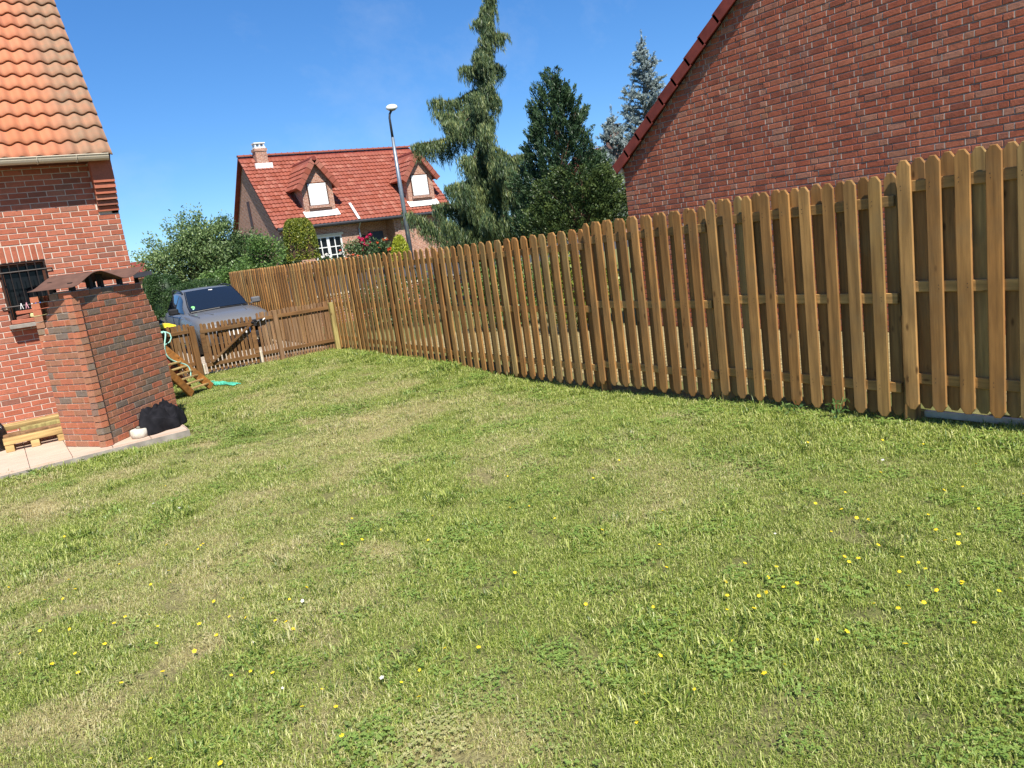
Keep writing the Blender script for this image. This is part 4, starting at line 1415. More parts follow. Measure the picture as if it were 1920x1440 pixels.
# white weight: short drum with a lid rim and a little dirt on top
pot = thing('white_tub', (1.13, 9.665, PZ), 'small round white tub standing in front of black jacket', 'tub')
t = NT('dusty_white_plaster')
M_TUB = t.surf(t.ramp(t.noise(t.pos(), 16, 5, 0.7), [(0.3, lin('#b4a893')), (0.6, lin('#d8d2c4'))]), 0.9, bump=t.noise(t.pos(), 60, 4), bstr=0.5, bdist=0.004)
MB().lathe([(0.070, 0), (0.088, 0.006), (0.092, 0.05), (0.090, 0.088), (0.080, 0.098), (0.060, 0.099), (0.030, 0.100)], (1.13, 9.665, PZ), 20).build('body', M_TUB, pot, smooth=True)
MB().lathe([(0.022, 0.099), (0.026, 0.112), (0.016, 0.125), (0.004, 0.128)], (1.135, 9.67, PZ), 10).build('knob', simple('grey_knob', '#7a7468', 0.8), pot, smooth=True)

# ------------------------------------------------------------------ recycling bin behind the left low fence
bn = thing('wheelie_bin', (2.50, 15.6, 0.0), 'dark wheeled bin with yellow lid behind the low fence', 'bin')
def taper(mb, c, s0, s1, z0, z1):
    p = []
    for (s_, z) in ((s0, z0), (s1, z1)):
        for (a, b) in ((-1, -1), (1, -1), (1, 1), (-1, 1)): p.append((c[0] + a * s_[0] / 2, c[1] + b * s_[1] / 2, z))
    mb.add(p, [(3, 2, 1, 0), (4, 5, 6, 7), (0, 1, 5, 4), (1, 2, 6, 5), (2, 3, 7, 6), (3, 0, 4, 7)])
    return mb
taper(MB(), (2.50, 15.62), (0.46, 0.46), (0.56, 0.56), 0.05, 0.97).build('body', M_BLACK, bn)
M_YLID = simple('yellow_bin_lid', (0.75, 0.56, 0.02, 1), 0.4, var=0.05)
lid = MB()
taper(lid, (2.50, 15.60), (0.60, 0.62), (0.58, 0.60), 0.972, 1.0)
taper(lid, (2.50, 15.60), (0.56, 0.58), (0.40, 0.42), 1.0, 1.04)
lid.build('lid', M_YLID, bn)
for sx_ in (-0.22, 0.22):
    MB().tube([(2.5 + sx_ - 0.025, 15.84, 0.10), (2.5 + sx_ + 0.025, 15.84, 0.10)], 0.10, 14).build('wheel', M_BLACK, bn)
MB().tube([(2.28, 15.93, 0.95), (2.72, 15.93, 0.95)], 0.016, 8).build('handle', M_BLACK, bn)
chunk('white_sack', (2.40, 15.55, 1.085), (0.16, 0.2, 0.09), 0.4, M_WHITE, 'small white sack lying on the yellow bin lid', 'sack', 31)

# ------------------------------------------------------------------ car (front towards the gate); local: +x forward, y left, z up
car = thing('parked_car', (4.62, 20.15, 0.0), 'grey crossover car with black roof rails parked behind the gate', 'car', rotz=-pi / 2)
CW = 0.86
def lb(mb, name, mat, parent=None, smooth=False):
    p = parent or car
    o = link(name, mb.mesh(name, mat, smooth=smooth), None)
    o.parent = p
    o.location = (0, 0, 0)
    WL[o] = WL[car]
    return o
t = NT('grey_car_paint')
M_PAINT = t.surf((0.13, 0.132, 0.14, 1), 0.40, metal=0.0, spec=0.4, coat=0.35)
M_CARGLASS = glass_mat('car_glass', (0.010, 0.014, 0.022, 1))
M_CLAD = simple('black_cladding', '#232325', 0.6, var=0.1)
M_RIM = simple('alloy', '#8d9094', 0.3, metal=0.9, var=0.05)
# side profile stations: x, half width at belt, z belt/top of lower body, z sill
ST = [(1.98, 0.50, 0.60, 0.34), (1.95, 0.68, 0.72, 0.28), (1.84, 0.80, 0.80, 0.25), (1.60, 0.85, 0.875, 0.24), (1.20, 0.865, 0.925, 0.22), (0.80, 0.87, 0.955, 0.21), (0.45, 0.87, 0.975, 0.21), (0.0, 0.87, 0.985, 0.21), (-0.7, 0.87, 1.005, 0.21), (-1.4, 0.86, 1.03, 0.22), (-1.85, 0.82, 1.03, 0.26), (-2.08, 0.70, 0.98, 0.32), (-2.14, 0.55, 0.85, 0.38)]
rows = []
for (x, w, zt, zb) in ST:
    hd = 0.035 if x > 0.4 else 0.01
    rows.append([(x, s_ * yy, zz) for s_, yy, zz in ((1, 0.0, zb), (1, w * 0.86, zb), (1, w * 0.985, zb + 0.10), (1, w * 1.01, zb + (zt - zb) * 0.55), (1, w * 0.995, zt - 0.13), (1, w * 0.95, zt - 0.045), (1, w * 0.84, zt), (1, w * 0.55, zt + hd * 0.7), (1, 0.0, zt + hd), (-1, w * 0.55, zt + hd * 0.7), (-1, w * 0.84, zt), (-1, w * 0.95, zt - 0.045), (-1, w * 0.995, zt - 0.13), (-1, w * 1.01, zb + (zt - zb) * 0.55), (-1, w * 0.985, zb + 0.10), (-1, w * 0.86, zb))])
bd = MB().grid(rows, close=True)
nr = len(rows[0])
bd.f.append(tuple(range(nr)))
bd.f.append(tuple(reversed(range((len(rows) - 1) * nr, len(rows) * nr))))
body_o = lb(bd, 'body', M_PAINT, smooth=True)
# cabin: stations of (x, half width base, z base, half width top, z top)
CS = [(0.62, 0.70, 0.965, 0.66, 0.985), (0.10, 0.785, 0.985, 0.62, 1.30), (-0.20, 0.80, 0.99, 0.585, 1.455), (-0.45, 0.805, 0.995, 0.575, 1.505), (-0.95, 0.805, 1.0, 0.57, 1.525), (-1.40, 0.79, 1.01, 0.555, 1.50), (-1.72, 0.76, 1.02, 0.53, 1.44), (-1.98, 0.70, 1.0, 0.60, 1.08)]
rows = []
for (x, wb, zb, wt, zt) in CS:
    rows.append([(x, wb, zb - 0.03), (x, wb + (wt - wb) * 0.5 + 0.018, zb + (zt - zb) * 0.5), (x, wt + 0.02, zt - 0.035), (x, wt - 0.05, zt), (x, 0, zt + 0.02), (x, -wt + 0.05, zt), (x, -wt - 0.02, zt - 0.035), (x, -wb - (wt - wb) * 0.5 - 0.018, zb + (zt - zb) * 0.5), (x, -wb, zb - 0.03)])
cabin = lb(MB().grid(rows), 'cabin', M_PAINT, smooth=True)
def patch(pts, off):
    return [tuple(Vector(p) + Vector(off)) for p in pts]
# windscreen, following the cabin slope
ws = []
for (x, wb, zb, wt, zt) in ((0.585, 0.66, 0, 0, 1.012), (0.36, 0.645, 0, 0, 1.155), (0.12, 0.60, 0, 0, 1.315), (-0.16, 0.545, 0, 0, 1.472)):
    row = []
    for k in range(9):
        a = -1 + k / 4
        row.append((x + 0.012 + 0.03 * (1 - a * a), a * wb, zt + 0.016 + 0.012 * (1 - a * a)))
    ws.append(row)
wscr = lb(MB().grid(ws), 'windscreen', M_CARGLASS, smooth=True)
for sg in (1, -1):
    def side_patch(xs0, xs1, top0, top1):
        rws = []
        for f_ in (0.10, 0.5, 0.90):
            rw = []
            for k in range(5):
                a = k / 4
                xb, xt = xs0 + (xs1 - xs0) * a, top0 + (top1 - top0) * a
                x = xb + (xt - xb) * f_
                # interpolate cabin station
                for c0, c1 in zip(CS, CS[1:]):
                    if c0[0] >= x >= c1[0]:
                        q = (c0[0] - x) / (c0[0] - c1[0])
                        wb, zb, wt, zt = [c0[i] + (c1[i] - c0[i]) * q for i in range(1, 5)]
                        break
                zt2 = zt - 0.04
                z = zb + (zt2 - zb) * f_
                wv = wb + (wt + 0.02 - wb) * f_ + 0.018 * sin(pi * f_) + 0.010
                rw.append((x, sg * wv, z))
            rws.append(rw)
        return MB().grid(rws)
    lb(side_patch(0.36, -0.42, -0.08, -0.40), 'side_window', M_CARGLASS, smooth=True)
    lb(side_patch(-0.50, -1.22, -0.47, -1.20), 'side_window', M_CARGLASS, smooth=True)
    lb(side_patch(-1.28, -1.70, -1.26, -1.50), 'side_window', M_CARGLASS, smooth=True)
    # roof rail
    lb(MB().tube([(-0.22, sg * 0.60, 1.44), (-0.32, sg * 0.60, 1.50), (-0.9, sg * 0.595, 1.55), (-1.45, sg * 0.58, 1.52), (-1.62, sg * 0.56, 1.465)], 0.018, 8), 'roof_rail', M_CLAD)
    # mirror
    mr = MB()
    pts, fs = bevbox(0.065, 0.11, 0.075, 0.03)
    mr.add([(p[0] + 0.30, p[1] + sg * 0.985, p[2] + 1.065) for p in pts], fs)
    mr.bar((0.30, sg * 0.84, 1.0), (0.30, sg * 0.92, 1.04), 0.05, 0.03)
    mo = lb(mr, 'wing_mirror', M_PAINT if sg > 0 else M_CLAD)
    # wheels and arches
    for xw in (1.28, -1.33):
        tyre = MB()
        M = Matrix.Rotation(pi / 2, 3, 'X')
        tyre.lathe([(0.20, -0.10), (0.30, -0.10), (0.325, -0.06), (0.325, 0.06), (0.30, 0.10), (0.20, 0.10)], (xw, sg * 0.76, 0.325), 24, M=M)
        wo_ = lb(tyre, 'wheel', M_BLACK, smooth=False)
        rim = MB().lathe([(0.02, 0.0), (0.21, 0.01), (0.22, 0.03)], (xw, sg * 0.845, 0.325), 16, M=M)
        for k in range(5):
            a = k * 2 * pi / 5
            rim.bar((xw, sg * 0.865, 0.325), (xw + 0.2 * cos(a), sg * 0.862, 0.325 + 0.2 * sin(a)), 0.03, 0.05, up=(0, 1, 0))
        lb(rim, 'rim', M_RIM, wo_)
        arch = []
        for k in range(15):
            a = -0.15 + (pi + 0.3) * k / 14
            arch.append([(xw + R_ * cos(a), sg * yy, 0.325 + R_ * sin(a)) for R_, yy in ((0.345, 0.80), (0.345, 0.893), (0.42, 0.893), (0.425, 0.86))])
        lb(MB().grid(arch), 'wheel_arch', M_CLAD, smooth=True)
    # headlight, fog lamp
    lb(MB().grid([[(1.885, sg * 0.48, 0.70), (1.80, sg * 0.66, 0.72), (1.62, sg * 0.815, 0.765)], [(1.86, sg * 0.48, 0.775), (1.76, sg * 0.66, 0.80), (1.58, sg * 0.80, 0.82)]]), 'headlight', simple('headlight_glass', '#b8c0c8', 0.15, spec=0.8))
gr = MB()
gr.box((1.965, 0, 0.60), (0.05, 0.86, 0.17), bev=0.015)
grl = lb(gr, 'grille', M_CLAD)
lb(MB().box((1.975, 0, 0.36), (0.06, 1.15, 0.12), bev=0.02), 'lower_bumper', M_CLAD)
plate = lb(MB().box((1.999, 0, 0.47), (0.012, 0.52, 0.11)), 'number_plate', M_WHITE)
for sgp in (-1, 1):
    lb(MB().box((2.006, sgp * 0.242, 0.47), (0.004, 0.036, 0.108)), 'plate_band', peg_cols['blue'], plate)
lb(MB().bar((0.66, -0.45, 1.0), (0.62, 0.30, 1.012), 0.02, 0.012), 'wiper', M_BLACK)
for sg in (1, -1):
    lb(MB().tube([(1.62, sg * 0.70, 0.905), (1.2, sg * 0.735, 0.948), (0.80, sg * 0.745, 0.975), (0.60, sg * 0.72, 0.992)], 0.006, 5), 'bonnet_seam', M_BLACK, body_o)
    lb(MB().tube([(1.55, sg * 0.38, 0.918), (1.1, sg * 0.45, 0.962), (0.66, sg * 0.52, 0.995)], 0.012, 5), 'bonnet_crease', M_PAINT, body_o)
    lb(MB().tube([(0.60, sg * 0.675, 1.012), (0.36, sg * 0.662, 1.16), (0.12, sg * 0.617, 1.325), (-0.16, sg * 0.562, 1.482)], 0.012, 6), 'pillar_trim', M_BLACK, cabin)
    lb(MB().tube([(0.30, sg * 0.862, 0.99), (-0.4, sg * 0.868, 1.0), (-1.2, sg * 0.86, 1.02)], 0.009, 5), 'window_trim', M_BLACK, body_o)
    lb(MB().tube([(-0.44, sg * 0.885, 0.98), (-0.44, sg * 0.893, 0.6), (-0.44, sg * 0.878, 0.3)], 0.005, 5), 'door_seam', M_BLACK, body_o)
lb(MB().tube([(0.62, -0.66, 1.0), (0.66, 0.0, 1.02), (0.62, 0.66, 1.0)], 0.018, 6), 'cowl', M_BLACK, body_o)
# stickers inside the lower corner of the windscreen, passenger side
M_GREEN = simple('green_sticker', '#7fce7a', 0.5, var=0.02)
M_MINT = simple('pale_green_sticker', '#a8e0c8', 0.5, var=0.02)
sdir = Vector((-0.55, 0, 0.42)).normalized()
def sticker(cx, cy, cz, wid, hei, mat, rnd_=False):
    n = Vector((0.62, 0, 0.78)).normalized()
    c = Vector((cx, cy, cz)) + n * 0.03
    ey = Vector((0, 1, 0))
    m = 16 if rnd_ else 4
    pts = []
    for k in range(m):
        a = 2 * pi * k / m + (0 if rnd_ else pi / 4)
        s_ = 1 if rnd_ else 1.414
        pts.append(c + ey * (wid / 2 * s_ * cos(a)) + sdir * (hei / 2 * s_ * sin(a)))
    lb(MB().extrude(pts, n * 0.003), 'windscreen_sticker', mat, wscr)
sticker(0.46, -0.565, 1.09, 0.085, 0.085, M_GREEN, True)
sticker(0.535, -0.555, 1.035, 0.075, 0.075, M_MINT)
sticker(-0.06, 0.03, 1.43, 0.09, 0.05, M_WHITE)
lb(MB().box((-0.02, 0.0, 1.365), (0.03, 0.22, 0.06), bev=0.01), 'rear_view_mirror', M_BLACK)
# ------------------------------------------------------------------ far house
FX0, FX1, FY, FE = 13.9, 24.5, 42.35, 3.78       # wall ends, front wall plane, eaves height
GZF = 1.1
fh = thing('brick_house', (19, 46, GZF), 'detached brick house with red tiled roof and two dormers across the road', 'house')
slf = radians(44.5)
EVY = FY - 0.42
def fr_pt(x, s_, o): return (x, EVY + cos(slf) * s_ - sin(slf) * o, FE + sin(slf) * s_ + cos(slf) * o)
FRL = 6.3
FRY, FRZ = EVY + cos(slf) * FRL, FE + sin(slf) * FRL
M_FARMORTAR = simple('far_mortar', '#a8968a', 0.95)
def farwall(mb, pts, vec): mb.extrude(pts, vec)
fwm = MB()
fwin = [(17.35, 19.95, GZF + 0.0, FE - 0.75), ]
# front wall left bay, recessed porch, right bay
BAY0, BAY1 = 18.6, 20.9             # porch recess
fwm.box(((FX0 + 15.75) / 2, FY + 0.15, (GZF + FE) / 2), (15.75 - FX0, 0.3, FE - GZF))
fwm.box(((17.42 + BAY0) / 2, FY + 0.15, (GZF + FE) / 2), (BAY0 - 17.42, 0.3, FE - GZF))
fwm.box(((15.75 + 17.42) / 2, FY + 0.15, FE - 0.33), (17.42 - 15.75 - 0.006, 0.3, 0.66))
fwm.box(((BAY0 + BAY1) / 2, FY + 1.25, (GZF + FE) / 2), (BAY1 - BAY0 + 0.4, 0.3, FE - GZF + 0.3))
fwm.box(((BAY1 + FX1) / 2 + 0.0, FY + 0.15, (GZF + FE) / 2), (FX1 - BAY1 - 0.2, 0.3, FE - GZF))
fwm.box((BAY1 + 0.05, FY + 0.7, (GZF + FE) / 2), (0.28, 1.3, FE - GZF))
fwm.box((BAY0 - 0.15, FY + 0.7, (GZF + FE) / 2), (0.28, 0.8, FE - GZF))
depth = 2 * (FRY - FY)
for xx in (FX0, FX1 - 0.3):
    fwm.extrude([(xx, FY + 0.302, GZF), (xx, FY + depth, GZF), (xx, FY + depth, FE + 0.25), (xx, FRY, FRZ - 0.18), (xx, FY + 0.302, FE + 0.25)], (0.3, 0, 0))
t = NT('far_brick_wall')
br = t.new('TexBrick')
for k_, v_ in (('Color1', lin('#a8745c')), ('Color2', lin('#8a5a46')), ('Mortar', lin('#c4b4a6'))): br.inputs[k_].default_value = v_
br.inputs['Scale'].default_value = 1.0
br.inputs['Mortar Size'].default_value = 0.008
br.inputs['Brick Width'].default_value = 0.23
br.inputs['Row Height'].default_value = 0.075
g_ = t.new('SeparateXYZ')
t.put(t.pos(), g_.inputs[0])
cx_ = t.new('CombineXYZ')
t.put(t.math('ADD', g_.outputs[0], g_.outputs[1]), cx_.inputs[0])
t.put(g_.outputs[2], cx_.inputs[1])
t.put(cx_.outputs[0], br.inputs['Vector'])
nz = t.noise(t.pos(), 7, 5, 0.7)
M_FARWALL = t.surf(t.mix(0.55, br.outputs['Color'], t.ramp(nz, [(0.3, (0.3, 0.3, 0.3)), (0.7, (0.7, 0.7, 0.7))]), 'OVERLAY'), 0.95, bump=br.outputs['Fac'], bstr=-0.4, bdist=0.01)
fwall = fwm.build('wall', M_FARWALL, fh)
WL[fwall] = WL[fh]
# gable slit window and little vent on the left end
MB().box((FX0 + 0.01, FRY + 0.5, 5.0), (0.06, 0.5, 1.5)).build('gable_window', M_DARKWOOD, fh)
MB().box((FX0 + 0.01, FRY - 0.7, 3.6), (0.06, 0.4, 0.45)).build('gable_vent', M_DARKGUT, fh)
# roof: rows of tiles as stepped waves
t = NT('red_roof_tile')
rn = t.attr('rnd')
c = t.ramp(rn, [(0, lin('#84432f')), (0.35, lin('#94523f')), (0.7, lin('#8a4938')), (1, lin('#a06552'))])
nz = t.noise(t.pos(), 1.1, 5, 0.65)
c = t.mix(t.math('MULTIPLY', t.ramp(nz, [(0.42, (0, 0, 0)), (0.75, (1, 1, 1))]), 0.35), c, lin('#8a5a50'))
M_REDTILE = t.surf(c, 0.6, spec=0.35, bump=t.noise(t.pos(), 25, 3), bstr=0.15, bdist=0.01)
rb = MB()
rb.add([fr_pt(FX0 - 0.25, 0, -0.10), fr_pt(FX1 + 0.25, 0, -0.10), fr_pt(FX1 + 0.25, FRL, -0.10), fr_pt(FX0 - 0.25, FRL, -0.10), fr_pt(FX0 - 0.25, 0, -0.02), fr_pt(FX1 + 0.25, 0, -0.02), fr_pt(FX1 + 0.25, FRL, -0.02), fr_pt(FX0 - 0.25, FRL, -0.02)], [(0, 3, 2, 1), (4, 5, 6, 7), (0, 1, 5, 4), (1, 2, 6, 5), (2, 3, 7, 6), (3, 0, 4, 7)])
rb.add([(FX0 - 0.25, FRY, FRZ), (FX1 + 0.25, FRY, FRZ), (FX1 + 0.25, FRY + cos(slf) * FRL, FE), (FX0 - 0.25, FRY + cos(slf) * FRL, FE), (FX0 - 0.25, FRY, FRZ - 0.1), (FX1 + 0.25, FRY, FRZ - 0.1), (FX1 + 0.25, FRY + cos(slf) * FRL, FE - 0.1), (FX0 - 0.25, FRY + cos(slf) * FRL, FE - 0.1)], [(0, 1, 2, 3), (7, 6, 5, 4), (0, 4, 5, 1), (1, 5, 6, 2), (2, 6, 7, 3), (3, 7, 4, 0)])
froof = rb.build('roof', M_VERGE, fh)
WL[froof] = WL[fh]
tl = MB()
def wave_tiles(mb, ptf, x0, x1, s0, s1, tw=0.235, te=0.335):
    ns = int((s1 - s0) / te)
    nx = int((x1 - x0) / tw)
    tw2 = (x1 - x0) / nx
    for i in range(ns):
        for j in range(nx):
            x, s_ = x0 + j * tw2, s0 + i * te
            q = []
            for ss, lift in ((s_ - 0.02, 0.0), (s_ - 0.02, 0.062), (s_ + te, 0.005)):
                q.append([ptf(x + tw2 * f_, ss, lift + w_) for f_, w_ in ((0, 0.0), (0.3, 0.035), (0.55, 0.035), (0.8, 0.0), (1.0, 0.0))])
            mb.grid(q, val=random.random())
wave_tiles(tl, fr_pt, FX0 - 0.27, FX1 + 0.27, 0.0, FRL - 0.1)
tl.build('roof_tiling', M_REDTILE, froof, attr=True, kind='stuff')
# ridge tiles
for k in range(30):
    xx = FX0 - 0.25 + (k + 0.5) * (FX1 - FX0 + 0.5) / 30
    rg = MB()
    L = (FX1 - FX0 + 0.5) / 30 * 0.53
    sec = [(0.13 * cos(pi * a / 6), 0.11 * sin(pi * a / 6)) for a in range(7)]
    rg.grid([[(xx - L, FRY + c_, FRZ + 0.02 + s_) for c_, s_ in sec], [(xx + L * 0.8, FRY + c_, FRZ + 0.02 + s_) for c_, s_ in sec], [(xx + L, FRY + c_ * 1.2, FRZ + 0.03 + s_ * 1.2) for c_, s_ in sec]])
    rg.build('ridge_tile', M_REDTILE, froof, origin=(xx, FRY, FRZ), attr=True)
# chimney on the ridge, left end
chx, chy, chz = FX0 + 0.92, FRY - 0.45, FRZ - 1.45
cm_ = MB()
cm_.box((chx, chy, chz + 0.85), (0.66, 0.56, 1.9))
cm_.box((chx, chy, chz + 1.72), (0.74, 0.64, 0.14))
chim = cm_.build('chimney', M_FARWALL, froof, origin=(chx, chy, chz))
pot_ = MB().box((chx, chy, chz + 1.85), (0.62, 0.52, 0.09))
for sx_ in (-0.24, 0, 0.24):
    for sy_ in (-0.2, 0.2): pot_.box((chx + sx_, chy + sy_, chz + 1.98), (0.07, 0.07, 0.18))
pot_.box((chx, chy, chz + 2.1), (0.66, 0.56, 0.06))
po = link('chimney_pot', pot_.mesh('chimney_pot', M_WHITE, origin=(chx, chy, chz)), froof, (chx, chy, chz))
fl_ = MB()
fl_.box((chx, chy - 0.36, FE + (chy - 0.36 - EVY) * tan(slf) + 0.16), (1.0, 0.16, 0.30))
fl_.build('flashing', M_WHITE, froof, origin=(chx, chy, chz))
# dormers
def dormer(xc, label_i):
    w, zb, zh = 0.90, FE + 0.62, FE + 2.35           # half width, sill of brick face, eave of dormer
    za = zh + 1.22
    yf = EVY + (zb - FE) / tan(slf) + 0.0              # face plane where it leaves the roof
    d = MB()
    d.extrude([(xc - w, yf - 0.02, zb - 0.1), (xc + w, yf - 0.02, zb - 0.1), (xc + w, yf - 0.02, zh), (xc, yf - 0.02, za), (xc - w, yf - 0.02, zh)], (0, 2.0, 0))
    do = d.build('dormer', M_FARWALL, fh)
    WL[do] = WL[fh]
    # two small roof slopes
    sl = atan2(za - zh, w)
    for sg in (-1, 1):
        def dpt(y_, s_, o, sg=sg):
            return (xc + sg * (w + 0.28 - cos(sl) * s_ + sin(sl) * o), y_, zh - 0.28 * tan(sl) + sin(sl) * s_ + cos(sl) * o)
        Ls = (w + 0.28) / cos(sl)
        yb_ = yf + 2.9
        m = MB()
        a = [dpt(yf - 0.32, 0, -0.0), dpt(yb_, 0, 0), dpt(yb_, Ls, 0), dpt(yf - 0.32, Ls, 0)]
        b = [dpt(yf - 0.32, 0, 0.09), dpt(yb_, 0, 0.09), dpt(yb_, Ls, 0.09), dpt(yf - 0.32, Ls, 0.09)]
        m.add(a + b, [(0, 1, 2, 3), (7, 6, 5, 4), (0, 4, 5, 1), (1, 5, 6, 2), (2, 6, 7, 3), (3, 7, 4, 0)], 0.3)
        wave_tiles(m, lambda y_, s_, o: dpt(y_, s_, o + 0.09), yf - 0.3, yb_, 0.0, Ls - 0.05)
        m.build('dormer_roof', M_REDTILE, do, attr=True)
        # verge tiles on the front rake
        vg = MB()
        nv = 6
        for k in range(nv):
            s0_, s1_ = Ls * k / nv, Ls * (k + 1) / nv + 0.02
            vg.add([dpt(yf - 0.36, s0_, -0.16), dpt(yf - 0.36, s1_, -0.16), dpt(yf - 0.36, s1_, 0.12), dpt(yf - 0.36, s0_, 0.15), dpt(yf - 0.22, s0_, -0.16), dpt(yf - 0.22, s1_, -0.16), dpt(yf - 0.22, s1_, 0.12), dpt(yf - 0.22, s0_, 0.15)], [(0, 1, 2, 3), (7, 6, 5, 4), (0, 4, 5, 1), (1, 5, 6, 2), (2, 6, 7, 3), (3, 7, 4, 0)], random.random())
        vg.build('verge_tiles', M_REDTILE, do, attr=True, kind='stuff')
    MB().tube([(xc, yf - 0.37, za + 0.02), (xc, yf + 2.9, za + 0.02)], 0.13, 8).build('dormer_ridge', M_VERGE, do)
    # shuttered window with arched head and brick sill
    ww, wz0, wz1 = 0.53, 4.86, 6.04
    MB().box((xc, yf - 0.028, (wz0 + wz1) / 2), (2 * ww + 0.14, 0.03, wz1 - wz0 + 0.10)).build('window_frame', M_DARKWOOD, do)
    sh = MB()
    nl = 13
    for k in range(nl):
        z0_, z1_ = wz0 + (wz1 - wz0) * k / nl, wz0 + (wz1 - wz0) * (k + 1) / nl
        sh.add([(xc - ww, yf - 0.05, z0_), (xc + ww, yf - 0.05, z0_), (xc + ww, yf - 0.062, (z0_ + z1_) / 2), (xc - ww, yf - 0.062, (z0_ + z1_) / 2), (xc + ww, yf - 0.05, z1_), (xc - ww, yf - 0.05, z1_)], [(0, 1, 2, 3), (3, 2, 4, 5)])
    sh.build('roller_shutter', M_WHITE, do)
    MB().box((xc, yf - 0.09, wz0 - 0.09), (2 * ww + 0.26, 0.16, 0.12)).build('sill', M_FARWALL, do)
    # white lead apron under the face
    MB().extrude([fr_pt(xc - w - 0.12, 0.52, 0.095), fr_pt(xc + w + 0.12, 0.52, 0.095), fr_pt(xc + w + 0.12, 1.02, 0.095), fr_pt(xc - w - 0.12, 1.02, 0.095)], (0, -0.01, 0.02)).build('lead_apron', M_WHITE, do)
dormer(16.53, 0)
dormer(23.0, 1)
# eaves gutter, step in the roof with white flashing, downpipes
MB().tube([(FX0 - 0.2, EVY - 0.06, FE - 0.06), (FX1 + 0.2, EVY - 0.06, FE - 0.06)], 0.085, 8).build('gutter', M_DARKGUT, fh)
MB().box(((FX0 + FX1) / 2, FY - 0.2, FE - 0.13), (FX1 - FX0, 0.40, 0.06)).build('soffit', M_DARKGUT, fh)
MB().extrude([fr_pt(18.36, -0.05, 0.10), fr_pt(18.50, -0.05, 0.10), fr_pt(18.50, 1.35, 0.10), fr_pt(18.36, 1.35, 0.10)], (0, -0.03, 0.04)).build('roof_flashing', M_WHITE, froof)
for xx in (14.28, 18.52):
    MB().tube([(xx, EVY, FE - 0.1), (xx, FY - 0.06, FE - 0.45), (xx, FY - 0.06, GZF)], 0.05, 8).build('downpipe', M_ZINC, fh)
# french window with shutters, white glazing bars
wf = MB()
wx0, wx1, wz0, wz1 = 15.75, 17.42, GZF, FE - 0.66
for (x0, x1, z0, z1) in ((wx0, wx0 + 0.09, wz0, wz1), (wx1 - 0.09, wx1, wz0, wz1), (wx0 + 0.09, wx1 - 0.09, wz1 - 0.09, wz1), (16.5, 16.66, wz0, wz1 - 0.09)):
    wf.box(((x0 + x1) / 2, FY + 0.06, (z0 + z1) / 2), (x1 - x0, 0.08, z1 - z0))
for zz in (wz0 + 0.5, wz0 + 0.95, wz0 + 1.4):
    wf.box(((wx0 + wx1) / 2, FY + 0.065, zz), (wx1 - wx0 - 0.2, 0.05, 0.05))
for xx in (16.17, 16.99):
    wf.box((xx, FY + 0.066, (wz0 + wz1) / 2), (0.05, 0.045, wz1 - wz0 - 0.1))
fwo = wf.build('window', M_WHITE, fh)
WL[fwo] = WL[fh]
MB().box(((wx0 + wx1) / 2, FY + 0.10, (wz0 + wz1) / 2), (wx1 - wx0 - 0.02, 0.02, wz1 - wz0 - 0.02)).build('pane', M_GLASS, fwo)
MB().box(((wx0 + wx1) / 2, FY - 0.01, wz1 + 0.06), (wx1 - wx0 + 0.2, 0.06, 0.12)).build('lintel', M_LIMESTONE, fwo)
# porch: grey door and dark window in the recess, window on the right bay
MB().box((20.02, FY + 1.08, (GZF + FE - 0.7) / 2 + 0.0), (0.95, 0.05, FE - 0.7 - GZF)).build('door', simple('slate_blue_door', '#3a4454', 0.6), fh)
MB().box((19.1, FY + 1.08, 2.3), (0.5, 0.05, 1.3)).build('porch_window', M_GLASS, fh)
MB().box((23.15, FY - 0.012, 2.85), (0.75, 0.05, 0.7)).build('bay_window', M_GLASS, fh)

# ------------------------------------------------------------------ house beyond the spruce, low house and garage far left
h2 = P(1228, 300, 46)
b2 = thing('brick_house', (h2.x, h2.y, 1.1), 'distant brick house with chimney half hidden by the blue spruce', 'house')
hb = MB()
hb.extrude([(h2.x - 3.4, h2.y, 1.0), (h2.x + 4, h2.y, 1.0), (h2.x + 4, h2.y, 3.6), (h2.x + 0.4, h2.y, 6.3), (h2.x - 3.4, h2.y, 3.6)], (0, 7, 0))
hb.build('wall', M_FARWALL, b2)
rf2 = MB()
for sg in (-1, 1):
    xe = h2.x + 0.4 + sg * 4.1
    ze = 6.42 - 4.1 * 0.71
    rf2.add([(h2.x + 0.4, h2.y - 0.3, 6.42), (xe, h2.y - 0.3, ze), (xe, h2.y + 7.3, ze), (h2.x + 0.4, h2.y + 7.3, 6.42), (h2.x + 0.4, h2.y - 0.3, 6.27), (xe, h2.y - 0.3, ze - 0.15), (xe, h2.y + 7.3, ze - 0.15), (h2.x + 0.4, h2.y + 7.3, 6.27)], [(0, 1, 2, 3), (7, 6, 5, 4), (0, 4, 5, 1), (1, 5, 6, 2), (2, 6, 7, 3), (3, 7, 4, 0)])
rf2.build('roof', M_VERGE, b2)
c2 = P(1162, 262, 46.5)
cc = MB().box((c2.x, c2.y + 0.5, 5.9), (0.75, 0.6, 2.0)).build('chimney', M_FARWALL, b2)
cp = MB().box((c2.x, c2.y + 0.5, 6.93), (0.84, 0.7, 0.08))
for sx_ in (-0.28, 0, 0.28): cp.box((c2.x + sx_, c2.y + 0.5, 7.09), (0.09, 0.4, 0.24))
cp.box((c2.x, c2.y + 0.5, 7.24), (0.84, 0.7, 0.06))
cp.build('chimney_cap', M_DARKGUT, b2)

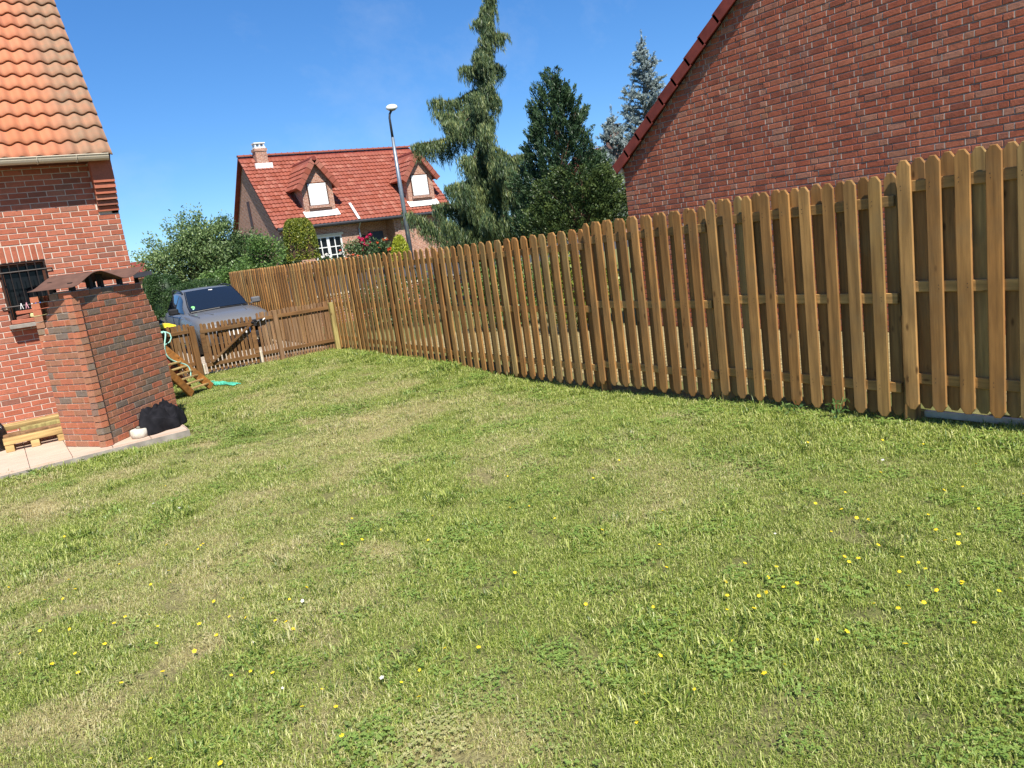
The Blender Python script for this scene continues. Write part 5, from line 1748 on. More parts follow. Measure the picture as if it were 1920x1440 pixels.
h3 = P(246, 502, 58)
b3 = thing('low_house', (h3.x, h3.y, 1.0), 'distant low house with red roof behind the barbecue', 'house')
MB().box((h3.x - 3.0, h3.y + 2, 1.6), (8.4, 4, 1.6)).build('wall', M_FARWALL, b3)
MB().extrude([(h3.x - 7.6, h3.y - 0.3, 2.3), (h3.x - 7.6, h3.y + 2, 3.6), (h3.x - 7.6, h3.y + 4.3, 2.3)], (8.9, 0, 0)).build('roof', M_VERGE, b3)
ch3 = P(249, 496, 59)
MB().box((ch3.x - 0.4, ch3.y + 0.5, 3.4), (0.6, 0.6, 1.3)).build('chimney', M_FARWALL, b3)
g3 = P(268, 540, 27)
b4 = thing('garage', (g3.x, g3.y, 0.0), 'dark open carport with flat black roof left of the hedge', 'garage')
MB().box((g3.x - 1.25, g3.y + 1.2, 2.16), (3.2, 2.8, 0.16)).build('roof', M_DARKGUT, b4)
MB().box((g3.x - 1.25, g3.y + 2.5, 1.05), (3.1, 0.1, 2.1)).build('back_wall', simple('dark_boards', '#2a2422', 0.9), b4)
for sx_ in (-2.7, 0.22):
    MB().box((g3.x + sx_, g3.y, 1.05), (0.12, 0.12, 2.1)).build('post', M_DARKWOOD, b4)
MB().box((g3.x - 2.74, g3.y + 1.3, 1.05), (0.1, 2.4, 2.1)).build('side_wall', simple('dark_side_boards', '#241f1d', 0.9), b4)

# ------------------------------------------------------------------ street lamp
lt = P(727, 200, 37)
lamp = thing('street_lamp', (lt.x, lt.y, 1.0), 'slim grey street lamp with round white head between the dormers', 'street lamp')
zt = lt.z - 0.35
MB().tube([(lt.x, lt.y, 1.0), (lt.x, lt.y, 4.6), (lt.x, lt.y, zt - 1.0)], [0.11, 0.095, 0.072], 12).build('pole', M_ZINC, lamp, smooth=True)
MB().tube([(lt.x, lt.y, zt - 1.0), (lt.x, lt.y, zt - 0.15), (lt.x + 0.03, lt.y - 0.02, zt + 0.02), (lt.x + 0.16, lt.y - 0.06, zt + 0.22)], [0.062, 0.05, 0.05, 0.05], 10).build('neck', M_DARKGUT, lamp, smooth=True)
Mh = Matrix.Rotation(0.25, 3, 'X') @ Matrix.Rotation(-0.15, 3, 'Y')
hd_ = MB().lathe([(0.25, -0.08), (0.27, -0.02), (0.24, 0.05), (0.15, 0.10), (0.04, 0.12)], (lt.x + 0.16, lt.y - 0.06, zt + 0.32), 18, M=Mh)
lh = hd_.build('lamp_head', M_WHITE, lamp, smooth=True)
WL[lh] = WL[lamp]
MB().lathe([(0.05, -0.18), (0.15, -0.15), (0.21, -0.09), (0.22, -0.07)], (lt.x + 0.16, lt.y - 0.06, zt + 0.32), 16, M=Mh).build('glass_bowl', simple('lamp_glass', '#6a6a66', 0.2, spec=0.7), lh)
# ------------------------------------------------------------------ plants
def leaf_mat(name, stops, trans=0.3):
    return blade_mat(name, stops, None, trans, use_dry=False)

def quads_object(name, C_, D_, L_, W_, mat, parent, rnd_, seed=0, kind=None):
    """one leaf-sized diamond per centre: C centre, D long axis, L length, W width (arrays)"""
    r = np.random.default_rng(seed)
    n = len(C_)
    D_ = D_ / np.maximum(np.linalg.norm(D_, axis=1, keepdims=True), 1e-6)
    q = r.normal(size=(n, 3))
    S_ = np.cross(D_, q)
    S_ /= np.maximum(np.linalg.norm(S_, axis=1, keepdims=True), 1e-6)
    L2, W2 = (np.broadcast_to(L_, n) / 2)[:, None], (np.broadcast_to(W_, n) / 2)[:, None]
    org = np.array(WL[parent])
    V = np.stack([C_ - D_ * L2, C_ + S_ * W2, C_ + D_ * L2, C_ - S_ * W2], 1).reshape(-1, 3) - org
    me_ = bpy.data.meshes.new(name)
    me_.vertices.add(4 * n)
    me_.vertices.foreach_set('co', V.astype(np.float32).ravel())
    me_.loops.add(4 * n)
    me_.loops.foreach_set('vertex_index', np.arange(4 * n, dtype=np.int32))
    me_.polygons.add(n)
    me_.polygons.foreach_set('loop_start', np.arange(0, 4 * n, 4, dtype=np.int32))
    me_.polygons.foreach_set('loop_total', np.full(n, 4, dtype=np.int32))
    at_ = me_.attributes.new('rnd', 'FLOAT', 'POINT')
    at_.data.foreach_set('value', np.repeat(np.broadcast_to(rnd_, n), 4).astype(np.float32))
    me_.materials.append(mat)
    me_.update(calc_edges=True)
    me_.validate()
    o = link(name, me_, parent, tuple(org), kind=kind)
    return o

RT_, AH_ = np.array(RIGHT), np.array(AHEAD)
UP_ = np.array([0, 0, 1.0])
M_BARK = simple('bark', '#5a4636', 0.95, var=0.25, scale=9, bstr=0.8)
M_BARKG = simple('grey_bark', '#6e665c', 0.95, var=0.2, scale=9, bstr=0.8)

def ell_clumps(r, ells, n, inner=0.5):
    out, nrm = [], []
    vol = np.array([e[1][0] * e[1][1] * e[1][2] for e in ells]) ** 0.7
    pick = r.choice(len(ells), n, p=vol / vol.sum())
    for k in pick:
        c, rad = ells[k]
        d = r.normal(size=3)
        d /= np.linalg.norm(d)
        f = inner + (1 - inner) * r.random() ** 0.6
        off = RT_ * d[0] * rad[0] + AH_ * d[1] * rad[1] + UP_ * d[2] * rad[2]
        out.append(np.array(c) + off * f)
        nrm.append(off / np.linalg.norm(off))
    return np.array(out), np.array(nrm)

def tube_limbs(mb, base, targets, r0, r):
    for tg in targets:
        b = Vector(base)
        t_ = Vector(tuple(tg))
        m = b.lerp(t_, 0.5) + Vector((r.normal() * 0.1, r.normal() * 0.1, 0.15))
        mb.tube([b, m, t_], [r0, r0 * 0.55, r0 * 0.15], 6)

def broadleaf(name, label, ells, base, n_cl, n_lf, leaf, sig, mat, seed, trunk_r=0.09, cat='tree', group=None, shoots=0, bark=None, spread_dir=0.6, parts=('crown', 'trunk')):
    r = np.random.default_rng(seed)
    root = thing(name, base, label, cat, group)
    cl, nm = ell_clumps(r, ells, n_cl)
    if shoots:
        s_, sn = ell_clumps(r, ells, shoots, 0.95)
        m = sn[:, 2] > 0.25
        for k in range(2, 5):
            cl = np.concatenate([cl, s_[m] + UP_ * 0.12 * k * sig / 0.2 + sn[m] * 0.05 * k])
            nm = np.concatenate([nm, sn[m]])
    C_ = (cl[:, None, :] + r.normal(size=(len(cl), n_lf, 3)) * sig * np.array([1, 1, 0.85])).reshape(-1, 3)
    D_ = (np.repeat(nm, n_lf, 0) * spread_dir + r.normal(size=C_.shape) * 0.7 + UP_ * 0.15)
    tone = np.repeat(r.random(len(cl)) * 0.5, n_lf) + r.random(len(C_)) * 0.5
    keep = C_[:, 2] > base[2] + 0.03
    quads_object(parts[0], C_[keep], D_[keep], leaf[0] * (0.7 + 0.6 * r.random(keep.sum())), leaf[1] * (0.7 + 0.6 * r.random(keep.sum())), mat, root, tone[keep], seed)
    mb = MB()
    c0 = np.mean([np.array(e[0]) for e in ells], 0)
    fork = Vector((base[0] * 0.5 + c0[0] * 0.5, base[1] * 0.5 + c0[1] * 0.5, base[2] + (c0[2] - base[2]) * 0.5))
    mb.tube([base, fork], [trunk_r, trunk_r * 0.7], 8)
    tube_limbs(mb, fork, cl[r.choice(n_cl, min(16, n_cl), replace=False)], trunk_r * 0.6, r)
    mb.build(parts[1], bark or M_BARK, root)
    return root
def E(px, py, d, rx, rz, ry=None):
    s_ = d / FPX
    return (tuple(P(px, py, d)), (rx * s_, (ry if ry else rx) * s_, rz * s_))
def gbase(px, d, py=520):
    p = P(px, py, d)
    return (p.x, p.y, float(ground_h(p.x, p.y)))

M_LEAF_GREY = leaf_mat('grey_green_leaf', [(0, (0.07, 0.125, 0.04)), (0.5, (0.17, 0.25, 0.085)), (1, (0.37, 0.45, 0.21))])
M_LEAF_DARK = leaf_mat('dark_willow_leaf', [(0, (0.035, 0.075, 0.025)), (0.6, (0.08, 0.14, 0.045)), (1, (0.17, 0.24, 0.08))])
M_LEAF_MID = leaf_mat('mid_green_leaf', [(0, (0.05, 0.11, 0.028)), (0.6, (0.12, 0.21, 0.05)), (1, (0.27, 0.37, 0.11))])
M_LEAF_HEDGE = leaf_mat('hedge_leaf', [(0, (0.028, 0.06, 0.02)), (0.6, (0.05, 0.10, 0.03)), (1, (0.09, 0.15, 0.045))])
M_WEEP = leaf_mat('weeping_needle', [(0, (0.025, 0.055, 0.028)), (0.35, (0.075, 0.125, 0.055)), (0.7, (0.165, 0.21, 0.08)), (1, (0.34, 0.36, 0.12))], 0.2)
M_YEW = leaf_mat('dark_conifer_leaf', [(0, (0.012, 0.032, 0.015)), (0.5, (0.028, 0.062, 0.026)), (1, (0.085, 0.145, 0.055))], 0.15)
M_YEW2 = leaf_mat('yew_shrub_leaf', [(0, (0.016, 0.036, 0.012)), (0.5, (0.038, 0.068, 0.02)), (1, (0.13, 0.175, 0.045))], 0.15)
M_BLUE = leaf_mat('blue_spruce_needle', [(0, (0.13, 0.18, 0.17)), (0.5, (0.27, 0.34, 0.33)), (1, (0.46, 0.53, 0.52))], 0.1)
M_GOLD = leaf_mat('golden_thuja_leaf', [(0, (0.07, 0.11, 0.015)), (0.5, (0.17, 0.21, 0.03)), (1, (0.36, 0.36, 0.05))], 0.25)
M_LIME = leaf_mat('lime_shrub_leaf', [(0, (0.22, 0.27, 0.02)), (1, (0.48, 0.50, 0.05))], 0.3)
M_THUJA = leaf_mat('green_thuja_leaf', [(0, (0.05, 0.09, 0.02)), (1, (0.13, 0.19, 0.045))], 0.2)
M_ROSELEAF = leaf_mat('rose_leaf', [(0, (0.03, 0.07, 0.02)), (0.6, (0.08, 0.13, 0.04)), (1, (0.18, 0.22, 0.09))])

# --- trees behind the car
broadleaf('garden_tree', 'loose grey-green tree with shoots at its top, left behind the car', [E(345, 488, 30, 58, 38), E(372, 462, 30, 40, 32), E(312, 515, 30, 36, 30), E(400, 484, 30, 40, 36)], gbase(355, 30), 210, 60, (0.12, 0.055), 0.17, M_LEAF_GREY, 1, shoots=70)
broadleaf('garden_tree', 'dense dark willow-leaved tree in the middle behind the car', [E(435, 482, 31, 46, 42), E(420, 508, 31, 50, 28)], gbase(432, 31), 170, 100, (0.11, 0.032), 0.15, M_LEAF_DARK, 2, shoots=40)
broadleaf('garden_shrub', 'bright green leafy shrub next to the far brick gable', [E(494, 482, 28, 32, 36), E(470, 514, 28, 50, 26), E(420, 530, 28, 60, 20)], gbase(480, 28), 150, 85, (0.10, 0.055), 0.15, M_LEAF_MID, 3, cat='shrub')

def hedge(name, label, c, size, rz, mat, seed, n, leaf, cat='hedge', power=4.0, group=None):
    """clipped form: superellipsoid shell of small leaves over a dense inner body"""
    r = np.random.default_rng(seed)
    root = thing(name, c, label, cat, group)
    a = r.random(n) * 2 * pi
    b = np.arcsin(np.clip(r.random(n) * 1.15 - 0.15, -1, 1))
    sp = lambda x, e: np.sign(x) * np.abs(x) ** e
    e = 2.0 / power
    X = sp(np.cos(b), e) * sp(np.cos(a), e) * size[0] / 2
    Y = sp(np.cos(b), e) * sp(np.sin(a), e) * size[1] / 2
    Z = size[2] * 0.5 + sp(np.sin(b), e) * size[2] * 0.5
    cr, sr = cos(rz), sin(rz)
    Q = np.stack([X * cr - Y * sr, X * sr + Y * cr, Z], 1)
    N_d = Q - np.array([0, 0, size[2] * 0.5])
    N_d /= np.linalg.norm(N_d, axis=1, keepdims=True)
    bumps = vnoise(Q[:, 0] * 3 + Q[:, 2] * 2, Q[:, 1] * 3 + Q[:, 2], seed, 1.0)[:, None] * 0.10
    C_ = Q * 1.0 - N_d * (r.random((n, 1)) ** 2 * 0.16 - bumps + 0.05) + np.array(c)
    quads_object('foliage', C_, N_d * 0.6 + r.normal(size=(n, 3)) * 0.6 + UP_ * 0.2, leaf[0] * (0.7 + 0.6 * r.random(n)), leaf[1], mat, root, r.random(n), seed)
    rows = []
    for i in range(9):
        bb_ = -0.15 + (pi / 2 + 0.15) * i / 8
        row = []
        for k in range(20):
            aa = 2 * pi * k / 20
            x = np.sign(cos(bb_)) * abs(cos(bb_)) ** e * np.sign(cos(aa)) * abs(cos(aa)) ** e * size[0] * 0.43
            y = abs(cos(bb_)) ** e * np.sign(sin(aa)) * abs(sin(aa)) ** e * size[1] * 0.43
            z = size[2] * 0.5 + np.sign(sin(bb_)) * abs(sin(bb_)) ** e * size[2] * 0.44
            row.append((c[0] + x * cr - y * sr, c[1] + x * sr + y * cr, c[2] + z))
        rows.append(row)
    MB().grid(rows, close=True).build('branches', M_LEAF_HEDGE if mat is not M_GOLD else M_BARK, root, smooth=True)
    return root
hp = gbase(300, 26)
hedge('clipped_hedge', 'tall clipped hedge left of the car against the carport', hp, (1.15, 2.0, 2.05), 0.0, M_LEAF_HEDGE, 11, 9000, (0.065, 0.035))
hp = gbase(362, 25)
hedge('clipped_hedge', 'low rounded clipped hedge right behind the car roof', hp, (2.1, 1.5, 1.72), 0.3, M_LEAF_HEDGE, 12, 9000, (0.06, 0.03), power=3.0)

# --- weeping conifer beyond the fence
def weeping():
    r = np.random.default_rng(40)
    d0 = 21.0
    base = gbase(905, d0, 500)
    root = thing('weeping_cypress', base, 'tall weeping cypress with drooping branches beyond the fence', 'tree')
    tr_px = [(917, -60), (913, 20), (906, 120), (904, 220), (909, 320), (905, 420)]
    tr = [P(x, y, d0) for x, y in tr_px] + [Vector(base)]
    mb = MB()
    mb.tube(tr, [0.02, 0.04, 0.07, 0.10, 0.13, 0.17, 0.20], 10)
    def trunk_at(py):
        for (a, b) in zip(tr_px, tr_px[1:]):
            if a[1] <= py <= b[1]:
                k = (py - a[1]) / (b[1] - a[1])
                return P(a[0] + (b[0] - a[0]) * k, py, d0)
        return P(905, py, d0)
    strands = []
    def strand(p, L, out, tone):
        strands.append((np.array(p), L, np.array(out), tone))
    def branch(p0, p1, sag, hang, dens, rad=0.03):
        p0, p1 = Vector(p0), Vector(p1)
        n = max(6, int((p1 - p0).length / 0.09))
        pts = []
        for i in range(n + 1):
            a = i / n
            q = p0.lerp(p1, a)
            q.z -= sag * sin(pi * a) - 0.05 * sin(2.5 * pi * a)
            pts.append(q)
        mb.tube(pts, [rad * (1 - 0.8 * i / n) for i in range(n + 1)], 5)
        dr = (p1 - p0)
        dr.z = 0
        if dr.length > 0: dr.normalize()
        for i, q in enumerate(pts[1:], 1):
            a = i / n
            for _ in range(dens):
                j = Vector((r.normal() * 0.06, r.normal() * 0.06, r.normal() * 0.025))
                strand(q + j, hang * (0.35 + 0.85 * r.random()) * (0.75 + 0.4 * sin(pi * min(1, a * 1.1))), dr * 0.25, r.random())
    # the big boughs, as seen
    for (y0, tx, ty, dd, sag, hang) in (
        (168, 812, 192, 0.2, 0.05, 0.62), (195, 822, 217, -0.8, 0.05, 0.5), (235, 778, 276, 0.1, -0.02, 0.62), (215, 838, 235, -1.2, 0.0, 0.55),
        (115, 868, 130, -0.3, 0.0, 0.5), (55, 946, 70, 0.0, -0.05, 0.42), (100, 938, 130, 0.5, 0, 0.5), (150, 934, 190, 0.3, 0, 0.55), (30, 893, 45, 0, 0, 0.35),
        (265, 990, 292, 0.2, 0.12, 0.62), (290, 975, 318, -0.8, 0.1, 0.7), (320, 1042, 352, -0.2, 0.1, 0.75), (345, 1010, 352, -1.3, 0.1, 0.75), (330, 842, 352, -0.9, 0.0, 0.75),
        (365, 818, 388, -0.5, 0.0, 0.8), (350, 862, 348, -1.5, 0.0, 0.8), (400, 770, 402, -0.7, 0.35, 0.72), (425, 835, 420, -1.5, 0.1, 0.5), (430, 1066, 402, -0.6, 0.25, 0.5), (400, 1000, 395, -1.2, 0.1, 0.8),
        (300, 938, 300, -1.4, 0.1, 0.7), (180, 888, 180, -0.9, 0, 0.6), (240, 905, 240, -1.2, 0, 0.7), (410, 915, 405, -1.8, 0.05, 0.6), (100, 895, 105, -0.6, 0, 0.5), (280, 868, 300, -1.1, 0.05, 0.7)):
        branch(trunk_at(y0), P(tx, ty, d0 + dd), sag, hang * 0.85, 13)
    # all round the stem
    for k in range(95):
        py = -50 + 490 * r.random() ** 0.7
        prof = np.interp(py, [-50, 40, 120, 200, 280, 350, 440], [0.05, 0.12, 0.19, 0.23, 0.36, 0.75, 1.30])
        az = r.random() * 2 * pi
        L = prof * (0.55 + 0.5 * r.random())
        p0 = trunk_at(py)
        p1 = p0 + Vector((cos(az) * L, sin(az) * L, -L * (0.15 + 0.35 * r.random())))
        branch(p0, p1, 0.02, 0.35 + 0.45 * r.random() * min(1.2, prof + 0.3), 5, 0.018)
    Cs, Ds, Ls, Ws, To = [], [], [], [], []
    for (p, L, out, tone) in strands:
        n = max(3, int(L / 0.085))
        sway = r.normal(size=3) * 0.05
        ph = r.random() * 6.28
        for i in range(n):
            a = (i + 0.5) / n
            c = p + np.array([0, 0, -L * a]) + out * L * 0.25 * (1 - a) * a + sway * a + np.array([sin(ph + a * 5), cos(ph + a * 4), 0]) * 0.018
            for q in range(4):
                Cs.append(c + r.normal(size=3) * 0.022)
                Ds.append(np.array([r.normal() * 0.32, r.normal() * 0.32, -1.0]) + out * 0.3 * (1 - a))
                Ls.append(0.15 * (0.7 + 0.6 * r.random()))
                Ws.append(0.021 * (0.7 + 0.6 * r.random()) * (1.15 - 0.6 * a))
                To.append(min(1, 0.55 * tone + 0.45 * r.random() * (1.1 - 0.4 * a)))
    quads_object('foliage', np.array(Cs), np.array(Ds), np.array(Ls), np.array(Ws), M_WEEP, root, np.array(To), 41)
    mb.build('trunk', M_BARK, root, smooth=True)
weeping()

# --- dark upright conifer
def tufted(name, label, d0, axis_px, prof, base, n_cl, n_lf, mat, seed, leaf=(0.085, 0.022), up=0.68, cat='tree', sig=0.045, stretch=0.17):
    r = np.random.default_rng(seed)
    root = thing(name, base, label, cat)
    ys = [p[0] for p in prof]
    cl, dr = [], []
    lo, hi = min(ys), max(ys)
    area = np.interp(np.linspace(lo, hi, 200), ys, [p[1] + p[2] for p in prof])
    cdf = np.cumsum(area / area.sum())
    for k in range(n_cl):
        py = lo + (hi - lo) * np.searchsorted(cdf, r.random()) / 200
        l_, rg = np.interp(py, ys, [p[1] for p in prof]), np.interp(py, ys, [p[2] for p in prof])
        az = r.random() * 2 * pi
        f = 0.35 + 0.68 * r.random() ** 0.55
        cxp = np.interp(py, [a[1] for a in axis_px], [a[0] for a in axis_px])
        wob = 1 + 0.5 * (vnoise(np.array([az * 1.6]), np.array([py / 22.0]), seed, 1.0)[0] - 0.45)
        rad = (rg if cos(az) > 0 else l_) * f * wob
        c = np.array(P(cxp, py, d0)) + (RT_ * cos(az) * rad + AH_ * sin(az) * 0.5 * (l_ + rg) * f) * d0 / FPX
        cl.append(c)
        dr.append(RT_ * cos(az) * (1 - up) + AH_ * sin(az) * (1 - up) + UP_ * up + r.normal(size=3) * 0.15)
    cl, dr = np.array(cl), np.array(dr)
    dr /= np.linalg.norm(dr, axis=1, keepdims=True)
    a = r.random((n_cl, n_lf, 1))
    C_ = (cl[:, None, :] + dr[:, None, :] * (a - 0.35) * stretch * 2 + r.normal(size=(n_cl, n_lf, 3)) * sig * (1.15 - 0.8 * a)).reshape(-1, 3)
    D_ = np.repeat(dr, n_lf, 0) + r.normal(size=C_.shape) * 0.45
    tone = np.clip(np.repeat(r.random(n_cl) * 0.45, n_lf) + a.reshape(-1) * 0.45 + r.random(len(C_)) * 0.15, 0, 1)
    quads_object('foliage', C_, D_, leaf[0] * (0.7 + 0.6 * r.random(len(C_))), leaf[1] * (0.7 + 0.6 * r.random(len(C_))), mat, root, tone, seed)
    mb = MB()
    tp = [P(x, y, d0) for x, y in axis_px]
    mb.tube([tp[0]] + tp[1:] + [Vector(base)], [0.02 + 0.10 * i / len(tp) for i in range(len(tp) + 1)], 8)
    tube_limbs(mb, tp[-1], cl[r.choice(n_cl, 14, replace=False)], 0.04, r)
    mb.build('trunk', M_BARK, root)
    return root
tufted('dark_conifer', 'dark green cone-shaped conifer right of the weeping cypress', 19.0, [(1036, 146), (1044, 250), (1050, 420)],
       [(142, 8, 10), (165, 26, 22), (190, 40, 36), (215, 50, 44), (250, 54, 60), (290, 60, 78), (330, 74, 82), (370, 80, 86), (430, 84, 92)], gbase(1050, 19, 470), 820, 80, M_YEW, 51)
tufted('yew_shrub', 'broad bushy yew in front of the dark conifer beside brick gable', 17.6, [(1090, 335), (1100, 440)],
       [(318, 45, 30), (345, 80, 60), (380, 95, 72), (440, 100, 78)], gbase(1095, 17.6, 470), 420, 80, M_YEW2, 52, leaf=(0.06, 0.028), up=0.45, cat='shrub', sig=0.07)

# --- blue spruces
def spruce(name, label, d0, top, foot_px, ymax, wl, wr, base, seed, nb):
    r = np.random.default_rng(seed)
    root = thing(name, base, label, 'tree')
    mb = MB()
    T, Bp = P(top[0], top[1], d0), P(foot_px[0], foot_px[1], d0)
    mb.tube([T, Bp, Vector(base)], [0.012, 0.10, 0.13], 8)
    Cs, Ds, To = [], [], []
    def twig(p0, p1, dens, tone):
        p0, p1 = np.array(p0), np.array(p1)
        L = np.linalg.norm(p1 - p0)
        n = int(L * dens)
        ax = (p1 - p0) / max(L, 1e-6)
        a = r.random(n)
        side = np.cross(ax, r.normal(size=(n, 3)))
        side /= np.linalg.norm(side, axis=1, keepdims=True)
        Cs.append(p0 + (p1 - p0) * a[:, None] + side * 0.022)
        Ds.append(side + ax * 0.7)
        To.append(np.clip(tone + a * 0.4 + r.normal(size=n) * 0.12, 0, 1))
    for k in range(nb):
        f = (k + r.random()) / nb
        py = top[1] + (ymax - top[1]) * f ** 0.9
        c = T.lerp(Bp, (py - top[1]) / (foot_px[1] - top[1]))
        az = r.random() * 2 * pi
        wpx = np.interp(py, [w[0] for w in wl], [w[1] for w in wl]) if cos(az) < 0 else np.interp(py, [w[0] for w in wr], [w[1] for w in wr])
        L = wpx * d0 / FPX * (0.7 + 0.45 * r.random())
        tip = np.array(c) + (RT_ * cos(az) + AH_ * sin(az)) * L + UP_ * L * (0.25 + 0.3 * (1 - f)) * (0.6 + r.random() * 0.6)
        mb.tube([c, Vector(tuple((np.array(c) * 0.5 + tip * 0.5) - UP_ * 0.03)), Vector(tuple(tip))], [0.016, 0.010, 0.004], 5)
        tone = 0.15 + 0.35 * r.random()
        twig(c, tip, 200, tone)
        for _ in range(int(3 + L * 9)):
            a = 0.25 + 0.75 * r.random()
            q = np.array(c) + (tip - np.array(c)) * a
            dv = (tip - np.array(c)) / max(L, 0.05) * 0.6 + r.normal(size=3) * 0.5 + UP_ * 0.1
            l2 = (0.10 + 0.18 * r.random()) * min(1, 0.5 + L)
            twig(q, q + dv / np.linalg.norm(dv) * l2, 260, tone)
    twig(T - Vector((0, 0, 0.1)), T + Vector((0, 0, 0.35)), 160, 0.4)
    C_, D_, T_ = np.concatenate(Cs), np.concatenate(Ds), np.concatenate(To)
    quads_object('foliage', C_, D_, 0.062, 0.017, M_BLUE, root, T_, seed)
    mb.build('trunk', M_BARKG, root)
spruce('blue_spruce', 'tall silvery blue spruce rising behind the brick gable', 25.0, (1203, 78), (1218, 380), 372, [(78, 4), (120, 16), (180, 32), (250, 44), (372, 50)], [(78, 4), (120, 22), (180, 38), (250, 55), (372, 60)], gbase(1218, 25, 470), 61, 210)
spruce('blue_spruce', 'smaller silvery blue spruce between dark conifer and brick gable', 20.5, (1147, 222), (1163, 420), 430, [(222, 4), (250, 18), (300, 26), (360, 28), (430, 34)], [(222, 4), (250, 22), (300, 34), (360, 34), (430, 40)], gbase(1163, 20.5, 470), 62, 120)
gb1 = gbase(1125, 31, 400)
hedge('thuja_cone', 'rounded green thuja just right of the dark conifer', (gb1[0], gb1[1], gb1[2]), (1.1, 1.1, P(1123, 280, 31).z - gb1[2]), 0, M_THUJA, 63, 5000, (0.11, 0.035), 'shrub', 2.4)

# --- front garden of the far house
def column(name, label, px0, px1, ytop, d, mat, seed, n, power=3.2, leaf=(0.13, 0.05), cat='shrub'):
    w = (px1 - px0) * d / FPX
    b = gbase((px0 + px1) / 2, d, 490)
    return hedge(name, label, b, (w, w, P((px0 + px1) / 2, ytop, d).z - b[2]), 0.4, mat, seed, n, leaf, cat, power)
column('golden_thuja', 'golden green clipped thuja column in front of far house', 545, 596, 408, 36, M_GOLD, 71, 8000)
column('lime_shrub', 'bright lime yellow shrub at the foot of the street lamp', 738, 770, 440, 33, M_LIME, 72, 3500, 2.2)
M_RED = simple('red_petal', (0.42, 0.02, 0.02, 1), 0.7)
M_ORANGE = simple('orange_red_petal', (0.62, 0.10, 0.035, 1), 0.7)
M_MAGENTA = simple('crimson_petal', (0.40, 0.012, 0.06, 1), 0.7)
M_WPETAL = simple('white_petal', (0.75, 0.72, 0.66, 1), 0.7)
def blooms(root, pts, rad, mat, seed):
    r = np.random.default_rng(seed)
    mb = MB()
    for p in pts:
        for _ in range(10):
            n = Vector((r.normal(), r.normal(), r.normal() + 0.4)).normalized()
            e1 = n.cross(Vector((0.3, 0.2, 1))).normalized()
            e2 = n.cross(e1)
            c = Vector(p) + n * rad * 0.5
            q = rad * (0.55 + 0.4 * r.random())
            mb.add([c + e1 * q, c + e2 * q * 0.8 + n * q * 0.3, c - e1 * q, c - e2 * q * 0.8 + n * q * 0.2], [(0, 1, 2, 3)])
    mb.build('blooms', mat, root, kind='stuff')
def rose(label, px, py, d, rx, rz, seed, bl, mat, rad=0.10):
    root = broadleaf('rose_bush', label, [E(px, py, d, rx, rz)], gbase(px, d, py), 45, 45, (0.13, 0.07), 0.15, M_ROSELEAF, seed, 0.03, 'rose bush', None, 12, parts=('foliage', 'stem'))
    blooms(root, [P(x, y, d - 0.5) for x, y in bl], rad, mat, seed)
    return root
rose('orange-flowered rose bush left of the lime shrub', 718, 480, 37, 20, 18, 81, [(707, 455), (718, 450), (725, 448), (728, 468), (712, 466), (732, 466)], M_ORANGE, 0.09)
rose('rose bush with a few pale blooms before the white french window', 622, 500, 38, 28, 13, 82, [(606, 482), (612, 478), (640, 474)], M_WPETAL, 0.10)
rose('low rose bush with orange buds between window and crimson basket', 662, 494, 38, 24, 13, 83, [(662, 478), (671, 480), (638, 470), (650, 486)], M_ORANGE, 0.07)
rose('leafy rose bush at the left corner of the far house', 545, 486, 38, 14, 16, 84, [(541, 478)], M_ORANGE, 0.07)
bk = P(678, 458, 41)
hb_ = thing('flower_basket', (bk.x, bk.y, bk.z - 0.5), 'hanging basket overflowing with crimson flowers on far house porch', 'flowers')
r = np.random.default_rng(91)
C_ = np.array(bk) + r.normal(size=(1100, 3)) * np.array([0.24, 0.2, 0.24]) + np.array([-0.1, 0, -0.22])
quads_object('foliage', C_, r.normal(size=C_.shape), 0.12, 0.06, M_ROSELEAF, hb_, r.random(1100), 91)
blooms(hb_, [Vector(tuple(np.array(bk) + r.normal(size=3) * np.array([0.22, 0.15, 0.22]) + np.array([0.12, -0.3, 0.12]))) for _ in range(14)], 0.11, M_MAGENTA, 92)
MB().lathe([(0.12, -0.5), (0.24, -0.38), (0.28, -0.25)], tuple(bk), 12).build('basket', M_DARKWOOD, hb_)
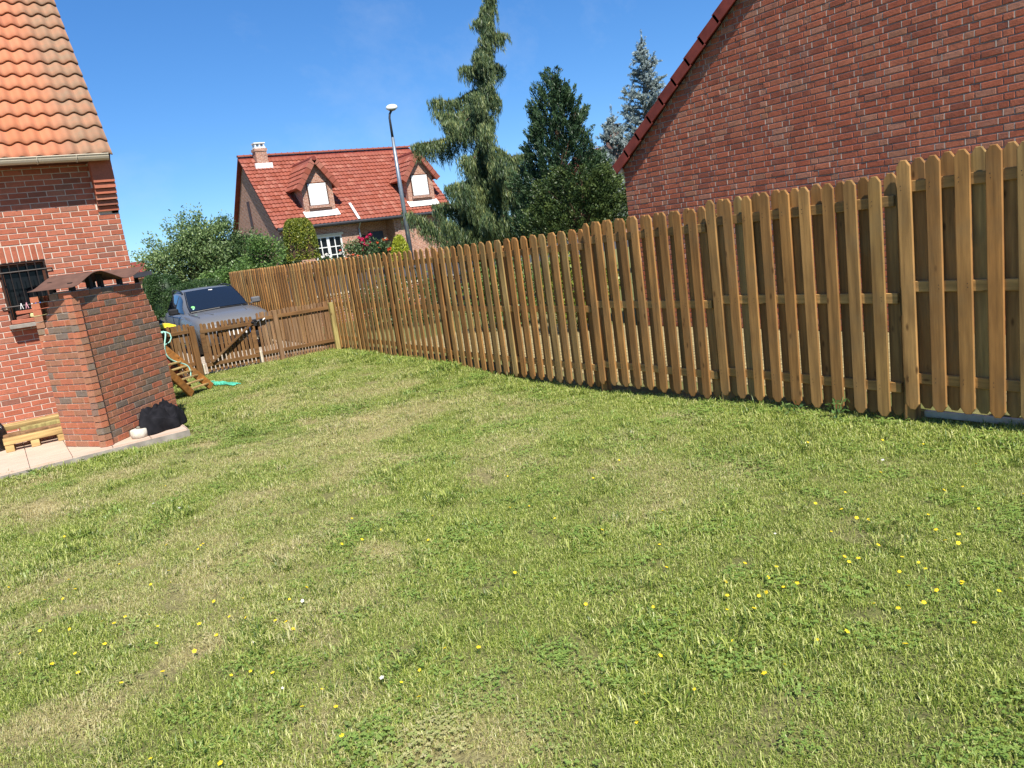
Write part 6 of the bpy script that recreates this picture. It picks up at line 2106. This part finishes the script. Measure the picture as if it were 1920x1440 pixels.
MB().tube([tuple(bk + Vector((0, 0, -0.3))), (bk.x, bk.y + 0.1, bk.z + 0.9)], 0.012, 5).build('chain', M_IRON, hb_)

# --- planting between the tall fence and the neighbour's house
broadleaf('border_shrub', 'leafy shrub behind the fence at foot of the weeping cypress', [((8.6, 12.6, 0.7), (1.0, 0.7, 0.6))], (8.6, 12.6, 0.0), 70, 70, (0.07, 0.045), 0.13, M_LEAF_MID, 101, 0.04, 'shrub')
broadleaf('border_shrub', 'variegated yellowish shrub behind the fence beside brick gable corner', [((8.4, 10.4, 0.8), (0.55, 0.5, 0.7))], (8.4, 10.4, 0.0), 50, 70, (0.07, 0.045), 0.12, M_GOLD, 102, 0.04, 'shrub')
broadleaf('border_shrub', 'dark low shrub behind the far end of the fence', [((8.2, 16.8, 0.6), (1.3, 0.9, 0.55))], (8.2, 16.8, 0.0), 70, 70, (0.08, 0.045), 0.14, M_LEAF_DARK, 103, 0.04, 'shrub')
lw = thing('garden_wall', (9.5, 21.0, 0.0), 'low brick garden wall seen through the far fence panels', 'wall')
MB().box((9.6, 21.0, 0.35), (6.6, 0.22, 0.9)).build('wall', M_FARWALL, lw)
MB().box((9.6, 21.0, 0.825), (6.7, 0.28, 0.05)).build('coping', M_LIMESTONE, lw)
# weed at the fence foot
def weed(label, x, y, h, seed, n=40):
    r = np.random.default_rng(seed)
    z = float(ground_h(x, y))
    root = thing('weed', (x, y, z), label, 'weed')
    C_ = np.stack([x + r.normal(size=n) * 0.045, y + r.normal(size=n) * 0.05, z + h * r.random(n) ** 0.8], 1)
    quads_object('leaves', C_, r.normal(size=(n, 3)) + UP_ * 0.3, 0.045, 0.022, M_LEAF_MID, root, r.random(n), seed)
    mb = MB()
    for k in range(4): mb.tube([(x, y, z), (x + r.normal() * 0.04, y + r.normal() * 0.04, z + h)], 0.003, 4)
    mb.build('stem', M_STEM, root)
weed('small leafy weed growing at the fence foot below a panel joint', 5.38, 3.62, 0.17, 111)
weed('low weed at the fence foot near the second panel', 5.36, 4.05, 0.11, 112, 26)
